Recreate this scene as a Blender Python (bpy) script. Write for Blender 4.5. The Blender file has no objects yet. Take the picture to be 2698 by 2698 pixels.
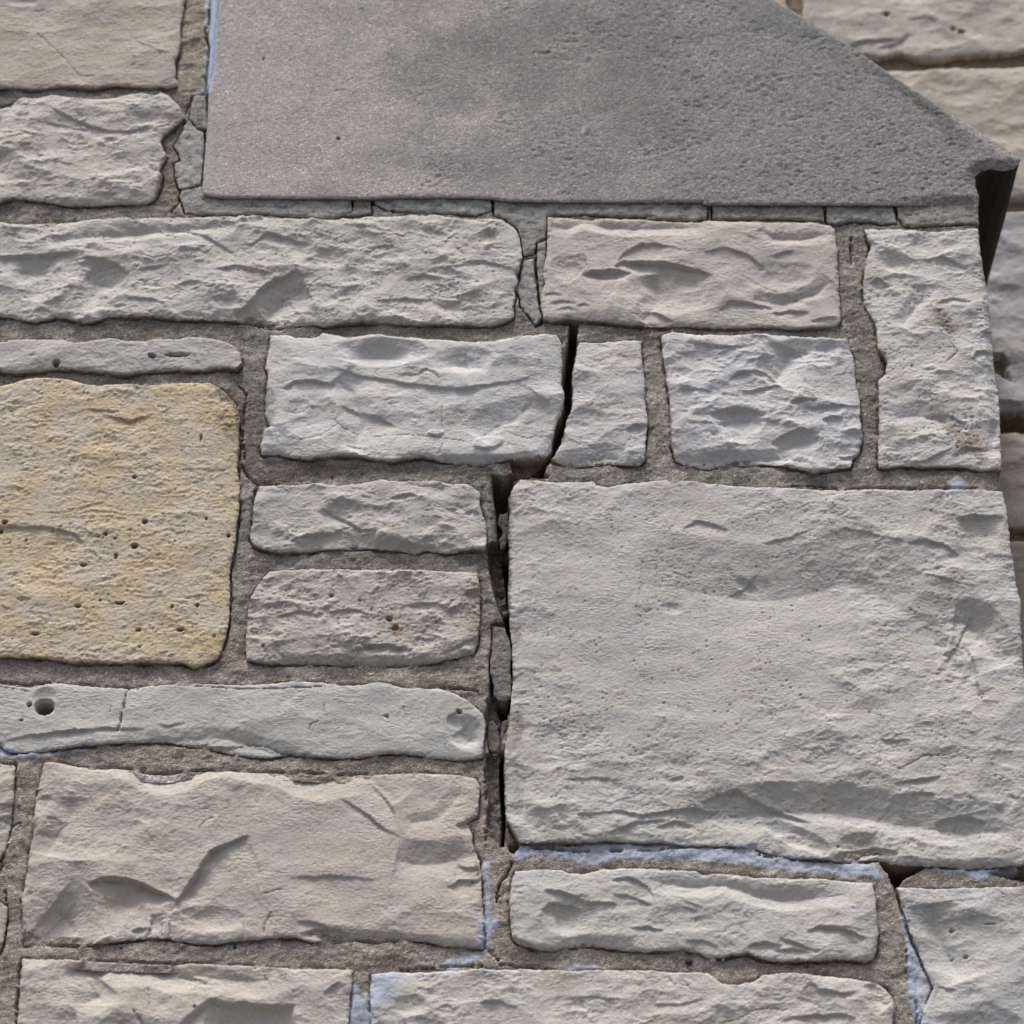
import bpy, math
import numpy as np
from mathutils import Vector, Matrix

S = bpy.context.scene
# ------------------------------------------------------------------ camera, sky, sun, exposure
PITCH = math.radians(29.0); DIST = 3.3; LENS = 99.0; SENS = 36.0
ZC = 3.2
cam_d = bpy.data.cameras.new('camera'); cam = bpy.data.objects.new('camera', cam_d)
S.collection.objects.link(cam); S.camera = cam
CAM = np.array([0.0, -DIST*math.cos(PITCH), ZC - DIST*math.sin(PITCH)])
cam.location = CAM; cam.rotation_euler = (math.pi/2 + PITCH, 0, 0)
cam_d.lens = LENS; cam_d.sensor_width = SENS; cam_d.clip_start = 0.05; cam_d.clip_end = 500
cam_d.dof.use_dof = True; cam_d.dof.focus_distance = 3.23; cam_d.dof.aperture_fstop = 5.2

SUN_EL = math.radians(71); SUN_AZ = math.radians(200)      # azimuth measured from +Y clockwise
w = bpy.data.worlds.new('World'); S.world = w; w.use_nodes = True
nt = w.node_tree; bg = nt.nodes['Background']; bg.inputs['Strength'].default_value = 0.06
sky = nt.nodes.new('ShaderNodeTexSky'); sky.sky_type = 'NISHITA'; sky.sun_disc = False
sky.sun_elevation = SUN_EL; sky.sun_rotation = SUN_AZ; sky.air_density = 1.0; sky.dust_density = 5.0; sky.ozone_density = 0.6
nt.links.new(sky.outputs[0], bg.inputs[0])
sd = bpy.data.lights.new('sun', 'SUN'); sun = bpy.data.objects.new('sun', sd); S.collection.objects.link(sun)
sd.energy = 1.5; sd.angle = math.radians(16); sd.color = (1.0, 0.96, 0.925)
sdir = Vector((math.sin(SUN_AZ)*math.cos(SUN_EL), math.cos(SUN_AZ)*math.cos(SUN_EL), math.sin(SUN_EL)))
sun.rotation_euler = sdir.to_track_quat('Z', 'Y').to_euler()
S.view_settings.view_transform = 'Standard'; S.view_settings.look = 'None'
S.view_settings.gamma = 1; S.view_settings.use_curve_mapping = False
S.view_settings.exposure = 0.93
S.render.engine = 'CYCLES'
S.render.resolution_x = 1024; S.render.resolution_y = 1024

# ------------------------------------------------------------------ coordinates
# Outlines are measured on the photograph and laid on the true wall plane (mm on the wall: u right, v up).
F_PX = LENS/SENS*2698.0
TILE = dict(A=(0,0), B=(850,0), C=(1698,0), D=(0,850), E=(850,850), F=(1698,850), G=(0,1698), H=(850,1698), I=(1698,1698))
cp, sp = math.cos(PITCH), math.sin(PITCH)
def to_wall(px, py, depth=0.0):
    sx = (np.asarray(px, float)-1349.0)/F_PX; sy = (1349.0-np.asarray(py, float))/F_PX
    dy = cp - sp*sy; dz = sp + cp*sy
    t = (depth - CAM[1])/dy
    return np.stack([sx*t*1000.0, (CAM[2]+dz*t-ZC)*1000.0], -1)
def parse(txt):
    out = []; T = (0,0); buf = []
    for tk in txt.split():
        if tk in TILE: T = TILE[tk]; continue
        buf.append(float(tk))
        if len(buf) == 2:
            out.append((buf[0]/1.932+T[0], buf[1]/1.932+T[1])); buf = []
    return np.array(out)
def raise_top(txt):
    t = txt.split(); n = 0
    for i, k in enumerate(t):
        if k in TILE: n = 0; continue
        if n % 2 and 1005 < float(k) < 1063: t[i] = str(float(k)-16)
        n += 1
    return ' '.join(t)
def wall_pts(txt, depth=0.0):
    p = parse(txt); return to_wall(p[:,0], p[:,1], depth)
KU, KV = 0.230, 0.268        # mm per tile pixel, across and up

# ------------------------------------------------------------------ noise
rng = np.random.RandomState(7)
PERM = rng.permutation(256); PERM = np.concatenate([PERM, PERM])
ANG = rng.rand(256)*2*np.pi; GX, GY = np.cos(ANG), np.sin(ANG); RND = rng.rand(256)
def perlin(x, y, seed=0):
    x = x + seed*17.31 + 1000.0; y = y + seed*9.73 + 1000.0
    xi = np.floor(x).astype(np.int64); yi = np.floor(y).astype(np.int64)
    xf = x-xi; yf = y-yi; xi &= 255; yi &= 255; x1 = (xi+1)&255; y1 = (yi+1)&255
    def g(a, b, fx, fy):
        h = PERM[PERM[a]+b]; return GX[h]*fx+GY[h]*fy
    u = xf*xf*xf*(xf*(xf*6-15)+10); v = yf*yf*yf*(yf*(yf*6-15)+10)
    a = g(xi, yi, xf, yf); b = g(x1, yi, xf-1, yf); c = g(xi, y1, xf, yf-1); d = g(x1, y1, xf-1, yf-1)
    return ((a*(1-u)+b*u)*(1-v)+(c*(1-u)+d*u)*v)*1.5
def fbm(x, y, seed=0, oct=4, gain=0.5):
    s = 0; a = 1.0; n = 0
    for i in range(oct):
        s = s + a*perlin(x*2**i, y*2**i, seed+i*3); n += a; a *= gain
    return s/n*1.3
def ridged(x, y, seed=0, oct=4, gain=0.5):
    s = 0; a = 1.0; n = 0
    for i in range(oct):
        s = s + a*(1-2*np.abs(perlin(x*2**i, y*2**i, seed+i*3))); n += a; a *= gain
    return s/n
def smooth(x, a, b):
    t = np.clip((x-a)/(b-a), 0, 1); return t*t*(3-2*t)
def cells(x, y, seed=0):
    """distance to the nearest jittered point and that cell's random number"""
    xi = np.floor(x).astype(np.int64); yi = np.floor(y).astype(np.int64)
    best = np.full(x.shape, 9.0); r = np.zeros(x.shape)
    for dx in (-1,0,1):
        for dy in (-1,0,1):
            cx = (xi+dx+seed*7)&255; cy = (yi+dy+seed*13)&255
            h = PERM[PERM[cx]+cy]; h2 = PERM[h]
            px = xi+dx+0.15+0.7*RND[h]; py = yi+dy+0.15+0.7*RND[h2]
            d = (x-px)**2+(y-py)**2; m = d < best
            best = np.where(m, d, best); r = np.where(m, RND[PERM[h2+1]], r)
    return np.sqrt(best), r

def facets(x, y, seed=0, tilt=.8):
    """shallow tilted bowls that meet in sharp ridges, like broken stone (unit cells, unit height)"""
    xi = np.floor(x).astype(np.int64); yi = np.floor(y).astype(np.int64); best = np.full(x.shape, 9.0)
    for dx in (-1,0,1):
        for dy in (-1,0,1):
            h = PERM[PERM[(xi+dx+seed*7)&255]+((yi+dy+seed*13)&255)]; h2 = PERM[h]
            ex = x-(xi+dx+.1+.8*RND[h]); ey = y-(yi+dy+.1+.8*RND[h2])
            v = .9*(ex*ex+ey*ey)+tilt*(GX[h]*ex*.6+GY[h]*ey)+.5*(RND[PERM[h2+3]]-.5)
            best = np.minimum(best, v)
    return best
# ------------------------------------------------------------------ distance fields
def seg_dist(x, y, a, b):
    dx, dy = b[0]-a[0], b[1]-a[1]; L2 = dx*dx+dy*dy+1e-12
    t = np.clip(((x-a[0])*dx+(y-a[1])*dy)/L2, 0, 1)
    ex = x-(a[0]+t*dx); ey = y-(a[1]+t*dy)
    return np.sqrt(ex*ex+ey*ey), t, dx*ey-dy*ex
def poly_sdf(x, y, P):
    """positive inside"""
    best = np.full(x.shape, 1e9); ins = np.zeros(x.shape, bool); n = len(P)
    for i in range(n):
        a, b = P[i], P[(i+1)%n]
        d, _, _ = seg_dist(x, y, a, b); best = np.minimum(best, d)
        c = (a[1] > y) != (b[1] > y)
        ins ^= c & (x < (b[0]-a[0])*(y-a[1])/(b[1]-a[1]+1e-12)+a[0])
    return np.where(ins, best, -best)
def line_field(x, y, P):
    """distance, signed side (positive = right of travel on the picture), taper along the line"""
    L = [0.0]
    for i in range(len(P)-1): L.append(L[-1]+math.hypot(*(P[i+1]-P[i])))
    best = np.full(x.shape, 1e9); side = np.zeros(x.shape); par = np.zeros(x.shape)
    for i in range(len(P)-1):
        d, t, c = seg_dist(x, y, P[i], P[i+1]); m = d < best-1e-6
        best = np.where(m, d, best); side = np.where(m, -np.sign(c), side)
        par = np.where(m, (L[i]+t*(L[i+1]-L[i]))/L[-1], par)
    return best, side, par

def apply_features(x, y, h, txt, dep=0.0, seed=0):
    """cut ledges (l), bevels (v), cracks (c), bowls (o), pits (p), raised pads (r), facets (f) into the relief h (mm)"""
    pitmask = np.zeros(x.shape)
    wx = x + 2.4*fbm(x/18, y/14, seed+40, 5, .6); wy = y + 2.2*fbm(x/18, y/14, seed+51, 5, .6)
    for ln in txt.strip().splitlines():
        tk = ln.split()
        if not tk: continue
        op = tk[0]
        if op in 'oprk':
            d = float(tk[1]); T = TILE[tk[2]]; q = [float(k) for k in tk[3:]]
            c = to_wall(q[0]/1.932+T[0], q[1]/1.932+T[1], dep)
            rx = q[2]*KU; ry = (q[3] if len(q) > 3 else q[2])*KV; an = math.radians(q[4]) if len(q) > 4 else 0
            ux, uy = wx-c[0], wy-c[1]
            if op == 'p': ux, uy = x-c[0]+.25*(wx-x), y-c[1]+.25*(wy-y)
            a = (ux*math.cos(an)-uy*math.sin(an))/rx; b = (ux*math.sin(an)+uy*math.cos(an))/ry
            r2 = a*a+b*b
            if op == 'o': h -= d*np.clip(1-r2, 0, 1)
            if op == 'r': h += d*smooth(r2, 1.15, 0.75)
            if op == 'k':
                q_, r_ = cells(x/3.6+.9*fbm(x/5, y/5, seed+301, 3), y/2.7+.7*fbm(x/5, y/5, seed+307, 3), seed+9)
                k = smooth(q_, .2+.35*r_, .1)*(r_ > .72)*smooth(r2+.8*fbm(x/9, y/7, seed+303, 3), 1.1, .3)
                h -= d*k; pitmask = np.maximum(pitmask, k*.55)
            if op == 'p':
                k = smooth(r2, 1.25, 0.7); h -= d*k; pitmask = np.maximum(pitmask, k)
            continue
        p1, p2 = float(tk[1]), float(tk[2]); P = wall_pts(' '.join(tk[3:]), dep)
        if op == 'f':                                   # facet: polygon sunk by p1 with an edge p2 wide
            s = poly_sdf(wx, wy, P); h -= p1*smooth(s, -p2*.1, p2); continue
        m = 5*p2 if op == 'l' else (3*p2+4)
        lo = P.min(0)-m; hi = P.max(0)+m
        I = np.where((x > lo[0]) & (x < hi[0]) & (y > lo[1]) & (y < hi[1]))
        if not len(I[0]): continue
        if op == 'c':
            jx = x[I]+1.1*fbm(x[I]/5, y[I]/5, seed+80, 2); jy = y[I]+1.1*fbm(x[I]/5, y[I]/5, seed+91, 2)
            d, s, t = line_field(jx, jy, P)
            wd = p1*(.6+.8*np.clip(.5+perlin(x[I]/9, y[I]/9, seed+3), 0, 1))
            wd = np.maximum(wd, .5); h[I] -= 1.5*p2*np.exp(-(d/wd)**2); pitmask[I] = np.maximum(pitmask[I], .55*np.exp(-(d/wd)**2)); continue
        d, s, t = line_field(wx[I], wy[I], P)
        tap = np.clip(np.sin(np.pi*np.clip(t, 0.0, 1.0)), 0, 1)**0.5
        am = np.clip(1+.5*perlin(x[I]/22, y[I]/22, seed+61), .5, 1.3)
        if op == 'l': h[I] -= p1*am*tap*(.85*smooth(s*d, -.4, .5)*np.exp(-d/(p2*1.5)) - .22*np.where(s > 0, np.exp(-d/1.0), np.exp(-d/(p2*.8))))
        if op == 'v': h[I] -= p1*tap*np.where(s > 0, np.minimum(d, p2)*np.exp(-np.maximum(d-p2, 0)/(p2*.8)), 0)
    return h, pitmask

# ------------------------------------------------------------------ colours
def lin(r, g, b):
    c = np.array([r, g, b])/255.0
    return np.where(c <= .04045, c/12.92, ((c+.055)/1.055)**2.4)
STAINS_AND_SHADE = []      # (colour, strength, polygon in mm, feather)
def stain_or_shade(rgb, k, txt, feather=3.0, sc=9.0, dep=0.0): STAINS_AND_SHADE.append((lin(*rgb), k, wall_pts(txt, dep), feather, sc))
PAINT = [None]
def apply_stains_and_shade(x, y, col):
    PAINT[0] = np.zeros(len(x))
    for i, (c, k, P, fe, sc) in enumerate(STAINS_AND_SHADE):
        m = fe*2+6; lo = P.min(0)-m; hi = P.max(0)+m
        I = np.where((x > lo[0]) & (x < hi[0]) & (y > lo[1]) & (y < hi[1]))
        if not len(I[0]): continue
        xx, yy = x[I], y[I]
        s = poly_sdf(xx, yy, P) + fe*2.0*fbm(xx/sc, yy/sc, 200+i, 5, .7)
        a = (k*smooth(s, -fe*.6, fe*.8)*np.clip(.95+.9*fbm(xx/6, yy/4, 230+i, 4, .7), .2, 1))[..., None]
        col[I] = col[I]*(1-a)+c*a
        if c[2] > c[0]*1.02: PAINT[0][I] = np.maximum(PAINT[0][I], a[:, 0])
    return col

# ------------------------------------------------------------------ materials
def material(name, grain=0.05, bump=0.25, scale=900, sand=0.0, rough=0.92, chips=0.0):
    m = bpy.data.materials.new(name); m.use_nodes = True; n = m.node_tree.nodes; l = m.node_tree.links
    b = n['Principled BSDF']; b.inputs['Roughness'].default_value = rough
    b.inputs['Specular IOR Level'].default_value = 0.25
    at = n.new('ShaderNodeAttribute'); at.attribute_name = 'Col'
    tc = n.new('ShaderNodeTexCoord')
    mp = n.new('ShaderNodeMapping'); mp.inputs['Scale'].default_value = (1, 1, 1.25); l.new(tc.outputs['Object'], mp.inputs[0])
    no = n.new('ShaderNodeTexNoise'); no.inputs['Scale'].default_value = scale*.45; no.inputs['Detail'].default_value = 4; no.inputs['Roughness'].default_value = .7
    l.new(mp.outputs[0], no.inputs['Vector'])
    mr = n.new('ShaderNodeMapRange'); mr.inputs['From Min'].default_value = .3; mr.inputs['From Max'].default_value = .7
    mr.inputs['To Min'].default_value = 1-grain; mr.inputs['To Max'].default_value = 1+grain
    l.new(no.outputs['Fac'], mr.inputs['Value'])
    mul = n.new('ShaderNodeVectorMath'); mul.operation = 'SCALE'; l.new(at.outputs['Color'], mul.inputs[0]); l.new(mr.outputs[0], mul.inputs['Scale'])
    out = mul.outputs[0]; hgt = no.outputs['Fac']
    if chips:
        vm = n.new('ShaderNodeVectorMath'); vm.operation = 'MULTIPLY_ADD'; l.new(no.outputs['Color'], vm.inputs[0]); vm.inputs[1].default_value = (.006,)*3; l.new(mp.outputs[0], vm.inputs[2])
        ms = n.new('ShaderNodeVectorMath'); ms.operation = 'MULTIPLY'; l.new(vm.outputs[0], ms.inputs[0]); ms.inputs[1].default_value = (1, 1, 1.9)
        vc = n.new('ShaderNodeTexVoronoi'); vc.inputs['Scale'].default_value = 165; l.new(ms.outputs[0], vc.inputs['Vector'])
        n3 = n.new('ShaderNodeTexNoise'); n3.inputs['Scale'].default_value = 22; l.new(mp.outputs[0], n3.inputs['Vector'])
        m3 = n.new('ShaderNodeMapRange'); m3.inputs['From Min'].default_value = .47; m3.inputs['From Max'].default_value = .62; m3.inputs['To Max'].default_value = chips; l.new(n3.outputs['Fac'], m3.inputs['Value'])
        ma = n.new('ShaderNodeMath'); ma.operation = 'MULTIPLY_ADD'; l.new(vc.outputs['Distance'], ma.inputs[0]); l.new(m3.outputs[0], ma.inputs[1]); l.new(no.outputs['Fac'], ma.inputs[2]); hgt = ma.outputs[0]
    if sand:
        vo = n.new('ShaderNodeTexVoronoi'); vo.inputs['Scale'].default_value = scale; l.new(mp.outputs[0], vo.inputs['Vector'])
        sep = n.new('ShaderNodeSeparateColor'); l.new(vo.outputs['Color'], sep.inputs[0])
        cr = n.new('ShaderNodeValToRGB'); cr.color_ramp.interpolation = 'LINEAR'
        cr.color_ramp.interpolation = 'LINEAR'; e = cr.color_ramp.elements; e[0].position = 0; e[0].color = (1-sand*1.1,)*3+(1,); e[1].position = 1; e[1].color = (1+sand*2.6, 1+sand*2.4, 1+sand*2.1, 1)
        k = e.new(.12); k.color = (1-sand*.45,)*3+(1,)
        k = e.new(.5); k.color = (1, 1, 1, 1)
        k = e.new(.9); k.color = (1+sand*.5, 1+sand*.42, 1+sand*.34, 1)
        l.new(sep.outputs[0], cr.inputs[0])
        m2 = n.new('ShaderNodeVectorMath'); m2.operation = 'MULTIPLY'; l.new(out, m2.inputs[0]); l.new(cr.outputs[0], m2.inputs[1])
        mx = n.new('ShaderNodeMix'); mx.data_type = 'RGBA'; l.new(at.outputs['Alpha'], mx.inputs['Factor']); l.new(m2.outputs[0], mx.inputs['A']); l.new(out, mx.inputs['B']); out = mx.outputs['Result']
        ad = n.new('ShaderNodeMath'); ad.operation = 'MULTIPLY_ADD'; l.new(vo.outputs['Distance'], ad.inputs[0]); ad.inputs[1].default_value = -0.8; l.new(no.outputs['Fac'], ad.inputs[2]); hgt = ad.outputs[0]
    l.new(out, b.inputs['Base Color'])
    bp = n.new('ShaderNodeBump'); bp.inputs['Strength'].default_value = bump; bp.inputs['Distance'].default_value = 0.0014
    inv = n.new('ShaderNodeMath'); inv.operation = 'MULTIPLY_ADD'; l.new(at.outputs['Alpha'], inv.inputs[0]); inv.inputs[1].default_value = -.8*bump; inv.inputs[2].default_value = bump; l.new(inv.outputs[0], bp.inputs['Strength'])
    l.new(hgt, bp.inputs['Height']); l.new(bp.outputs[0], b.inputs['Normal'])
    return m
M_STONE = material('limestone', .09, .7, 600, chips=.75)
M_MORTAR = material('sandy_mortar', .2, .8, 640, sand=.42)
M_REPAIR = material('grey_repair_mortar', .14, .5, 700, sand=.22)
M_CAP = material('cast_stone', .2, .75, 560, sand=.3)
M_PEB = material('pebble_stone', .08, .2, 700, rough=.6)

# ------------------------------------------------------------------ mesh builders
def link(o, parent=None):
    S.collection.objects.link(o)
    if parent: o.parent = parent
    return o
def mesh_from(name, V, Q, col, mat, parent=None):
    me = bpy.data.meshes.new(name); me.vertices.add(len(V)); me.vertices.foreach_set('co', V.astype(np.float32).ravel())
    me.loops.add(len(Q)*4); me.polygons.add(len(Q))
    me.loops.foreach_set('vertex_index', Q.astype(np.int32).ravel())
    me.polygons.foreach_set('loop_start', np.arange(0, len(Q)*4, 4, dtype=np.int32))
    me.polygons.foreach_set('use_smooth', np.ones(len(Q), bool))
    me.update(calc_edges=True)
    a = me.color_attributes.new('Col', 'FLOAT_COLOR', 'POINT')
    a.data.foreach_set('color', (col if col.shape[1] == 4 else np.concatenate([col, np.zeros((len(col),1))], 1)).astype(np.float32).ravel())
    me.materials.append(mat); me.validate()
    return link(bpy.data.objects.new(name, me), parent)

def patch(name, P, step, height, colour, mat, parent=None, y0=0.0, back=0.05, warp=(2.2, 14.0), seed=0, side=None, keep=None):
    """a solid slab with outline P (mm on the plane y0), its front face displaced by height(x, y, d) mm, sides going back"""
    lo = P.min(0)-6; hi = P.max(0)+6
    X, Y = np.meshgrid(np.arange(lo[0], hi[0], step), np.arange(lo[1], hi[1], step))
    wa, ws = warp
    sx = X + wa*fbm(X/ws, Y/ws, seed+5, 5, .68); sy = Y + wa*fbm(X/ws, Y/ws, seed+17, 5, .68)
    d = poly_sdf(sx, sy, P)
    ins = d > 0
    if keep is not None: ins &= keep(X, Y)
    gy, gx = np.gradient(d, step); gn = np.sqrt(gx*gx+gy*gy)+1e-6; gx /= gn; gy /= gn
    cell = ins[:-1,:-1] | ins[1:,:-1] | ins[:-1,1:] | ins[1:,1:]
    use = np.zeros_like(ins); use[:-1,:-1] |= cell; use[1:,:-1] |= cell; use[:-1,1:] |= cell; use[1:,1:] |= cell
    snap = use & (d < 0)
    mv = np.where(snap, np.clip(-d, 0, step*1.3), 0)
    X = X + gx*mv; Y = Y + gy*mv
    D = np.clip(d, 0, None)
    J, I = np.where(use)
    idx = -np.ones(ins.shape, np.int64); idx[J, I] = np.arange(len(J))
    x, y, dd = X[J, I], Y[J, I], D[J, I]
    h = height(x, y, dd)
    if isinstance(h, tuple): h, pm = h
    else: pm = np.zeros(x.shape)
    PAINT[0] = None; col = colour(x, y, dd, h, pm); al = np.zeros(len(col)) if PAINT[0] is None or len(PAINT[0]) != len(col) else PAINT[0]
    h = h + .7*al; col = np.concatenate([col, al[:, None]], 1)
    if side is not None: side = np.append(side, 0)
    V = np.stack([x/1000, y0-h/1000, ZC+y/1000], -1)
    cj, ci = np.where(cell)
    Q = np.stack([idx[cj, ci], idx[cj, ci+1], idx[cj+1, ci+1], idx[cj+1, ci]], -1)
    # outline edges -> side walls
    E = np.concatenate([Q[:, [0,1]], Q[:, [1,2]], Q[:, [2,3]], Q[:, [3,0]]])
    key = E[:,0]*(len(V)+1)+E[:,1]; rev = E[:,1]*(len(V)+1)+E[:,0]
    B = E[~np.isin(key, rev)]
    bv = np.unique(B); m = -np.ones(len(V), np.int64)
    ys = [y0+k for k in (.004, .02, .05, .09, .14, .2, .27) if y0+k < back-.01]+[back]
    Vn = V; base = len(V); ring = -np.ones(base, np.int64); ring[bv] = np.arange(len(bv))+base
    V = np.concatenate([V, V[bv]]); col = np.concatenate([col, col[bv]]); rows = [ring]
    for yk in ys:
        nv = Vn[bv].copy(); nv[:,1] = np.maximum(yk, nv[:,1]+.001)
        nv[:,0] += .0012*fbm(nv[:,2]*90, np.full(len(nv), yk*60), 33, 3); nv[:,2] += .0012*fbm(nv[:,0]*90, np.full(len(nv), yk*60), 39, 3)
        mm = -np.ones(base, np.int64); mm[bv] = np.arange(len(bv))+len(V)
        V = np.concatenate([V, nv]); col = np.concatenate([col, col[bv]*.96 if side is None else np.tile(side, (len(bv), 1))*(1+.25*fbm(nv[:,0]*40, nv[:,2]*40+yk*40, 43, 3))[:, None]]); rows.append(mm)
        Q = np.concatenate([Q, np.stack([rows[-2][B[:,0]], rows[-1][B[:,0]], rows[-1][B[:,1]], rows[-2][B[:,1]]], -1)])
    return mesh_from(name, V, Q, col, mat, parent)

def stone_height(seed, feats='', rough=1.0, bed=1.0, big=1.0, fine=1.0, pillow=3.0, edge=2.4, pits=0.0, dep=0.0, calm=None):
    cz = None
    if calm:
        t_ = calm.split(); cz = (wall_pts(' '.join(t_[:3]), dep)[0], float(t_[3])*KU, float(t_[4])*KV)
    def f(x, y, d):
        bx = x + 10*fbm(x/70, y/40, seed+1, 2)
        e = np.clip(.6+1.3*perlin(x/13, y/13, seed+2)+.5*perlin(x/5, y/5, seed+12), .15, 2)
        h = pillow*.32*(1-np.exp(-d/8.0)) - edge*.45*np.exp(-(d/(.6+.8*e))**1.2) - 1.6*np.exp(-(d/(1.2+3.5*smooth(e, 1.0, 1.9)))**1.5)*smooth(e, .9, 1.5)
        h += big*2.4*fbm(x/75, y/55, seed+3, 3, .45)
        # broken facets: tilted bowls meeting in sharp arrises, large and small, with rough and calm areas
        rm = .35+1.1*smooth(fbm(x/55, y/42, seed+66, 3), -.3, .35)
        cal = 1.0
        if cz:
            q0 = np.sqrt(((x-cz[0][0])/cz[1])**2+((y-cz[0][1])/cz[2])**2)+.35*fbm(x/50, y/40, seed+201, 4, .6)
            cal = .3+.7*smooth(q0, .7, 1.1); rm = rm*(.35+.85*smooth(q0, .7, 1.1))
        qx = x + 9*fbm(x/38, y/30, seed+71, 5, .55); qy = y + 7*fbm(x/38, y/30, seed+76, 5, .55)
        # bedding flakes: shallow overhangs that break off downwards
        ph = y/15 + 1.9*fbm(bx/45, y/26, seed+4, 5, .6)
        t = 1-(ph-np.floor(ph)); k = smooth(fbm(x/36, y/26, seed+6, 3), .0, .4)
        h += cal*bed*k*1.7*(t**1.6*smooth(t, 1.0, .93)-.3)
        ph2 = y/5.5 + 2.0*fbm(x/17, y/9, seed+14, 4, .6); t2 = 1-(ph2-np.floor(ph2))
        k2 = smooth(fbm(x/26, y/20, seed+16, 3), -.05, .4)
        h += cal*bed*rough*k2*.55*(t2**1.4*smooth(t2, 1.0, .86)-.3)
        h += cal*big*(5.0*facets(qx/62+seed, qy/40, seed, .9)+rough*2.6*facets(qx/25, qy/15+seed, seed+1, .8)*rm)
        c2, r2 = cells(qx/8.5+3, qy/5.4, seed+2)
        h += rough*rm*.75*c2*c2*(.2+r2)
        h += rough*rm*.8*fbm(x/13, y/8, seed+9, 4, .65)
        h += fine*(.6+.5*rm)*(.36*fbm(x/5.0, y/3.4, seed+11, 3, .75)+.12*perlin(x/1.9, y/1.9, seed+13))
        # hairline creases and flake lines
        cx = x + 6*fbm(x/24, y/18, seed+83, 4, .6); cy = y + 5*fbm(x/24, y/18, seed+85, 4, .6)
        cr = np.exp(-(np.abs(perlin(cx/30, cy/17, seed+87))/.022)**2)*smooth(perlin(x/24, y/19, seed+89), .12, .4)
        cr2 = np.exp(-(np.abs(perlin(cx/12, cy/6.5, seed+93))/.045)**2)*smooth(perlin(x/17, y/13, seed+95), .18, .45)*rough
        h -= .7*cr + .5*np.clip(cr2, 0, 1)
        if feats: h, pm = apply_features(x, y, h, feats, dep, seed)
        else: pm = np.zeros(x.shape)
        # scattered fine pits
        q_, r_ = cells(x/3.7, y/3.2, seed+4); fp = smooth(q_, .34, .15)*(r_ > .86)*smooth(fbm(x/32, y/24, seed+97, 3), -.15, .3)
        h -= fp*.7*min(rough+.1, 1.2); pm = np.maximum(pm, fp*.3); pm = np.maximum(pm, cr*.22)
        if pits:
            c, r = cells(x/5.0, y/4.4, seed); on = smooth(fbm(x/35, y/25, seed+31, 2), .02, .35)
            rad = .10+.22*r; q = smooth(c, rad, rad*.55)*(r > 1-pits)*on
            h -= q*1.4; pm = np.maximum(pm, q*.75)
        return h, pm
    return f
def stone_colour(seed, base, warm=None, mott=.07, stainc=None, staink=0.0, brown=.25, grey=.2):
    b = lin(*base); w_ = lin(*(warm or (base[0]+6, base[1], base[2]-10)))
    sc = lin(*(stainc or (150, 132, 110)))
    def f(x, y, d, h, pm):
        k = smooth(fbm(x/60, y/45, seed+101, 3, .6), -.4, .4)[:, None]*.8
        c = b*(1-k)+w_*k
        c = c*(1+(mott+.03)*fbm(x/10, y/7, seed+111, 6, .78))[:, None]
        tn = fbm(x/38, y/26, seed+151, 5, .6)[:, None]; c = c*(1+tn*np.array([.035, 0, -.055]))
        g = smooth(fbm(x/15, y/9, seed+161, 5, .7), .22, .6)[:, None]*grey; c = c*(1-g)+lin(142, 136, 128)*g
        g = smooth(fbm(x/24, y/18, seed+121, 5, .68), .2, .6)[:, None]*(staink+.08)
        c = c*(1-g)+sc*g
        q, r = cells(x/3.6+.4*fbm(x/9, y/9, seed+171, 2), y/1.3, seed+6); s = (smooth(q, .3, .14)*(r > .88)*smooth(fbm(x/26, y/19, seed+173, 3), -.05, .4))[:, None]*.5
        c = c*(1-s)+lin(112, 100, 88)*s
        # small dark specks in the stone
        q, r = cells(x/3.4, y/3.0, seed+2); s = (smooth(q, .26, .12)*(r > .92)*smooth(perlin(x/30, y/22, seed+131), -.1, .35))[:, None]*.6
        c = c*(1-s)+lin(84, 74, 66)*s
        # mortar dust along the edge
        e = np.clip(np.exp(-d/2.2)*(.05+2.2*fbm(x/11, y/9, seed+141, 5, .65)), 0, .85)[:, None]
        c = c*(1-e)+lin(146, 141, 133)*e
        p = pm[:, None]*brown*2.2; p = np.clip(p, 0, .8)
        c = c*(1-p)+lin(88, 66, 48)*p
        return apply_stains_and_shade(x, y, c)
    return f

def empty(name, loc, label, cat):
    o = link(bpy.data.objects.new(name, None)); o.location = loc; o['label'] = label; o['category'] = cat; return o
wall = empty('stone_wall', (0, 0, 0), 'cracked pale limestone wall with grey mortar joints filling most of the picture below the grey slab', 'wall')
rear = empty('stone_wall', (0, 0, 0), 'stone wall set back in shade behind the grey slab at the right edge', 'wall')

# ------------------------------------------------------------------ stains with a shape of their own, and recess shade painted as dark patches
BLUE = (190, 200, 222); WHT = (205, 205, 208); MUD = (142, 130, 117); GRY = (150, 148, 146)
stain_or_shade((200, 210, 230), .9, 'A 1066 -60 1118 -60 1112 60 1104 200 1098 330 1082 470 1062 480 1066 300 1072 120', 1.6)
stain_or_shade((176, 164, 146), .7, 'A 930 -60 1050 -60 1045 100 1035 430 960 560 900 430 905 280 925 140', 2)
stain_or_shade(WHT, .9, 'A 1042 -60 1066 -60 1062 100 1050 150 1042 110', 1.2)
stain_or_shade((196, 198, 206), .75, 'A 1046 190 1058 240 1052 440 1000 490 985 480 1030 440 1040 330', 1.2)
stain_or_shade(BLUE, .8, 'H 1000 1000 1200 1010 1500 1000 1932 1010 I 400 1020 600 1060 900 1085 1180 1105 1225 1180 900 1165 640 1135 500 1105 300 1098 0 1085 H 1750 1095 1560 1080 1400 1118 1250 1095 1100 1062 980 1100 975 1060', 3.0)
stain_or_shade(BLUE, .7, 'I 380 1010 560 1005 590 1040 480 1050', 3)
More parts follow.
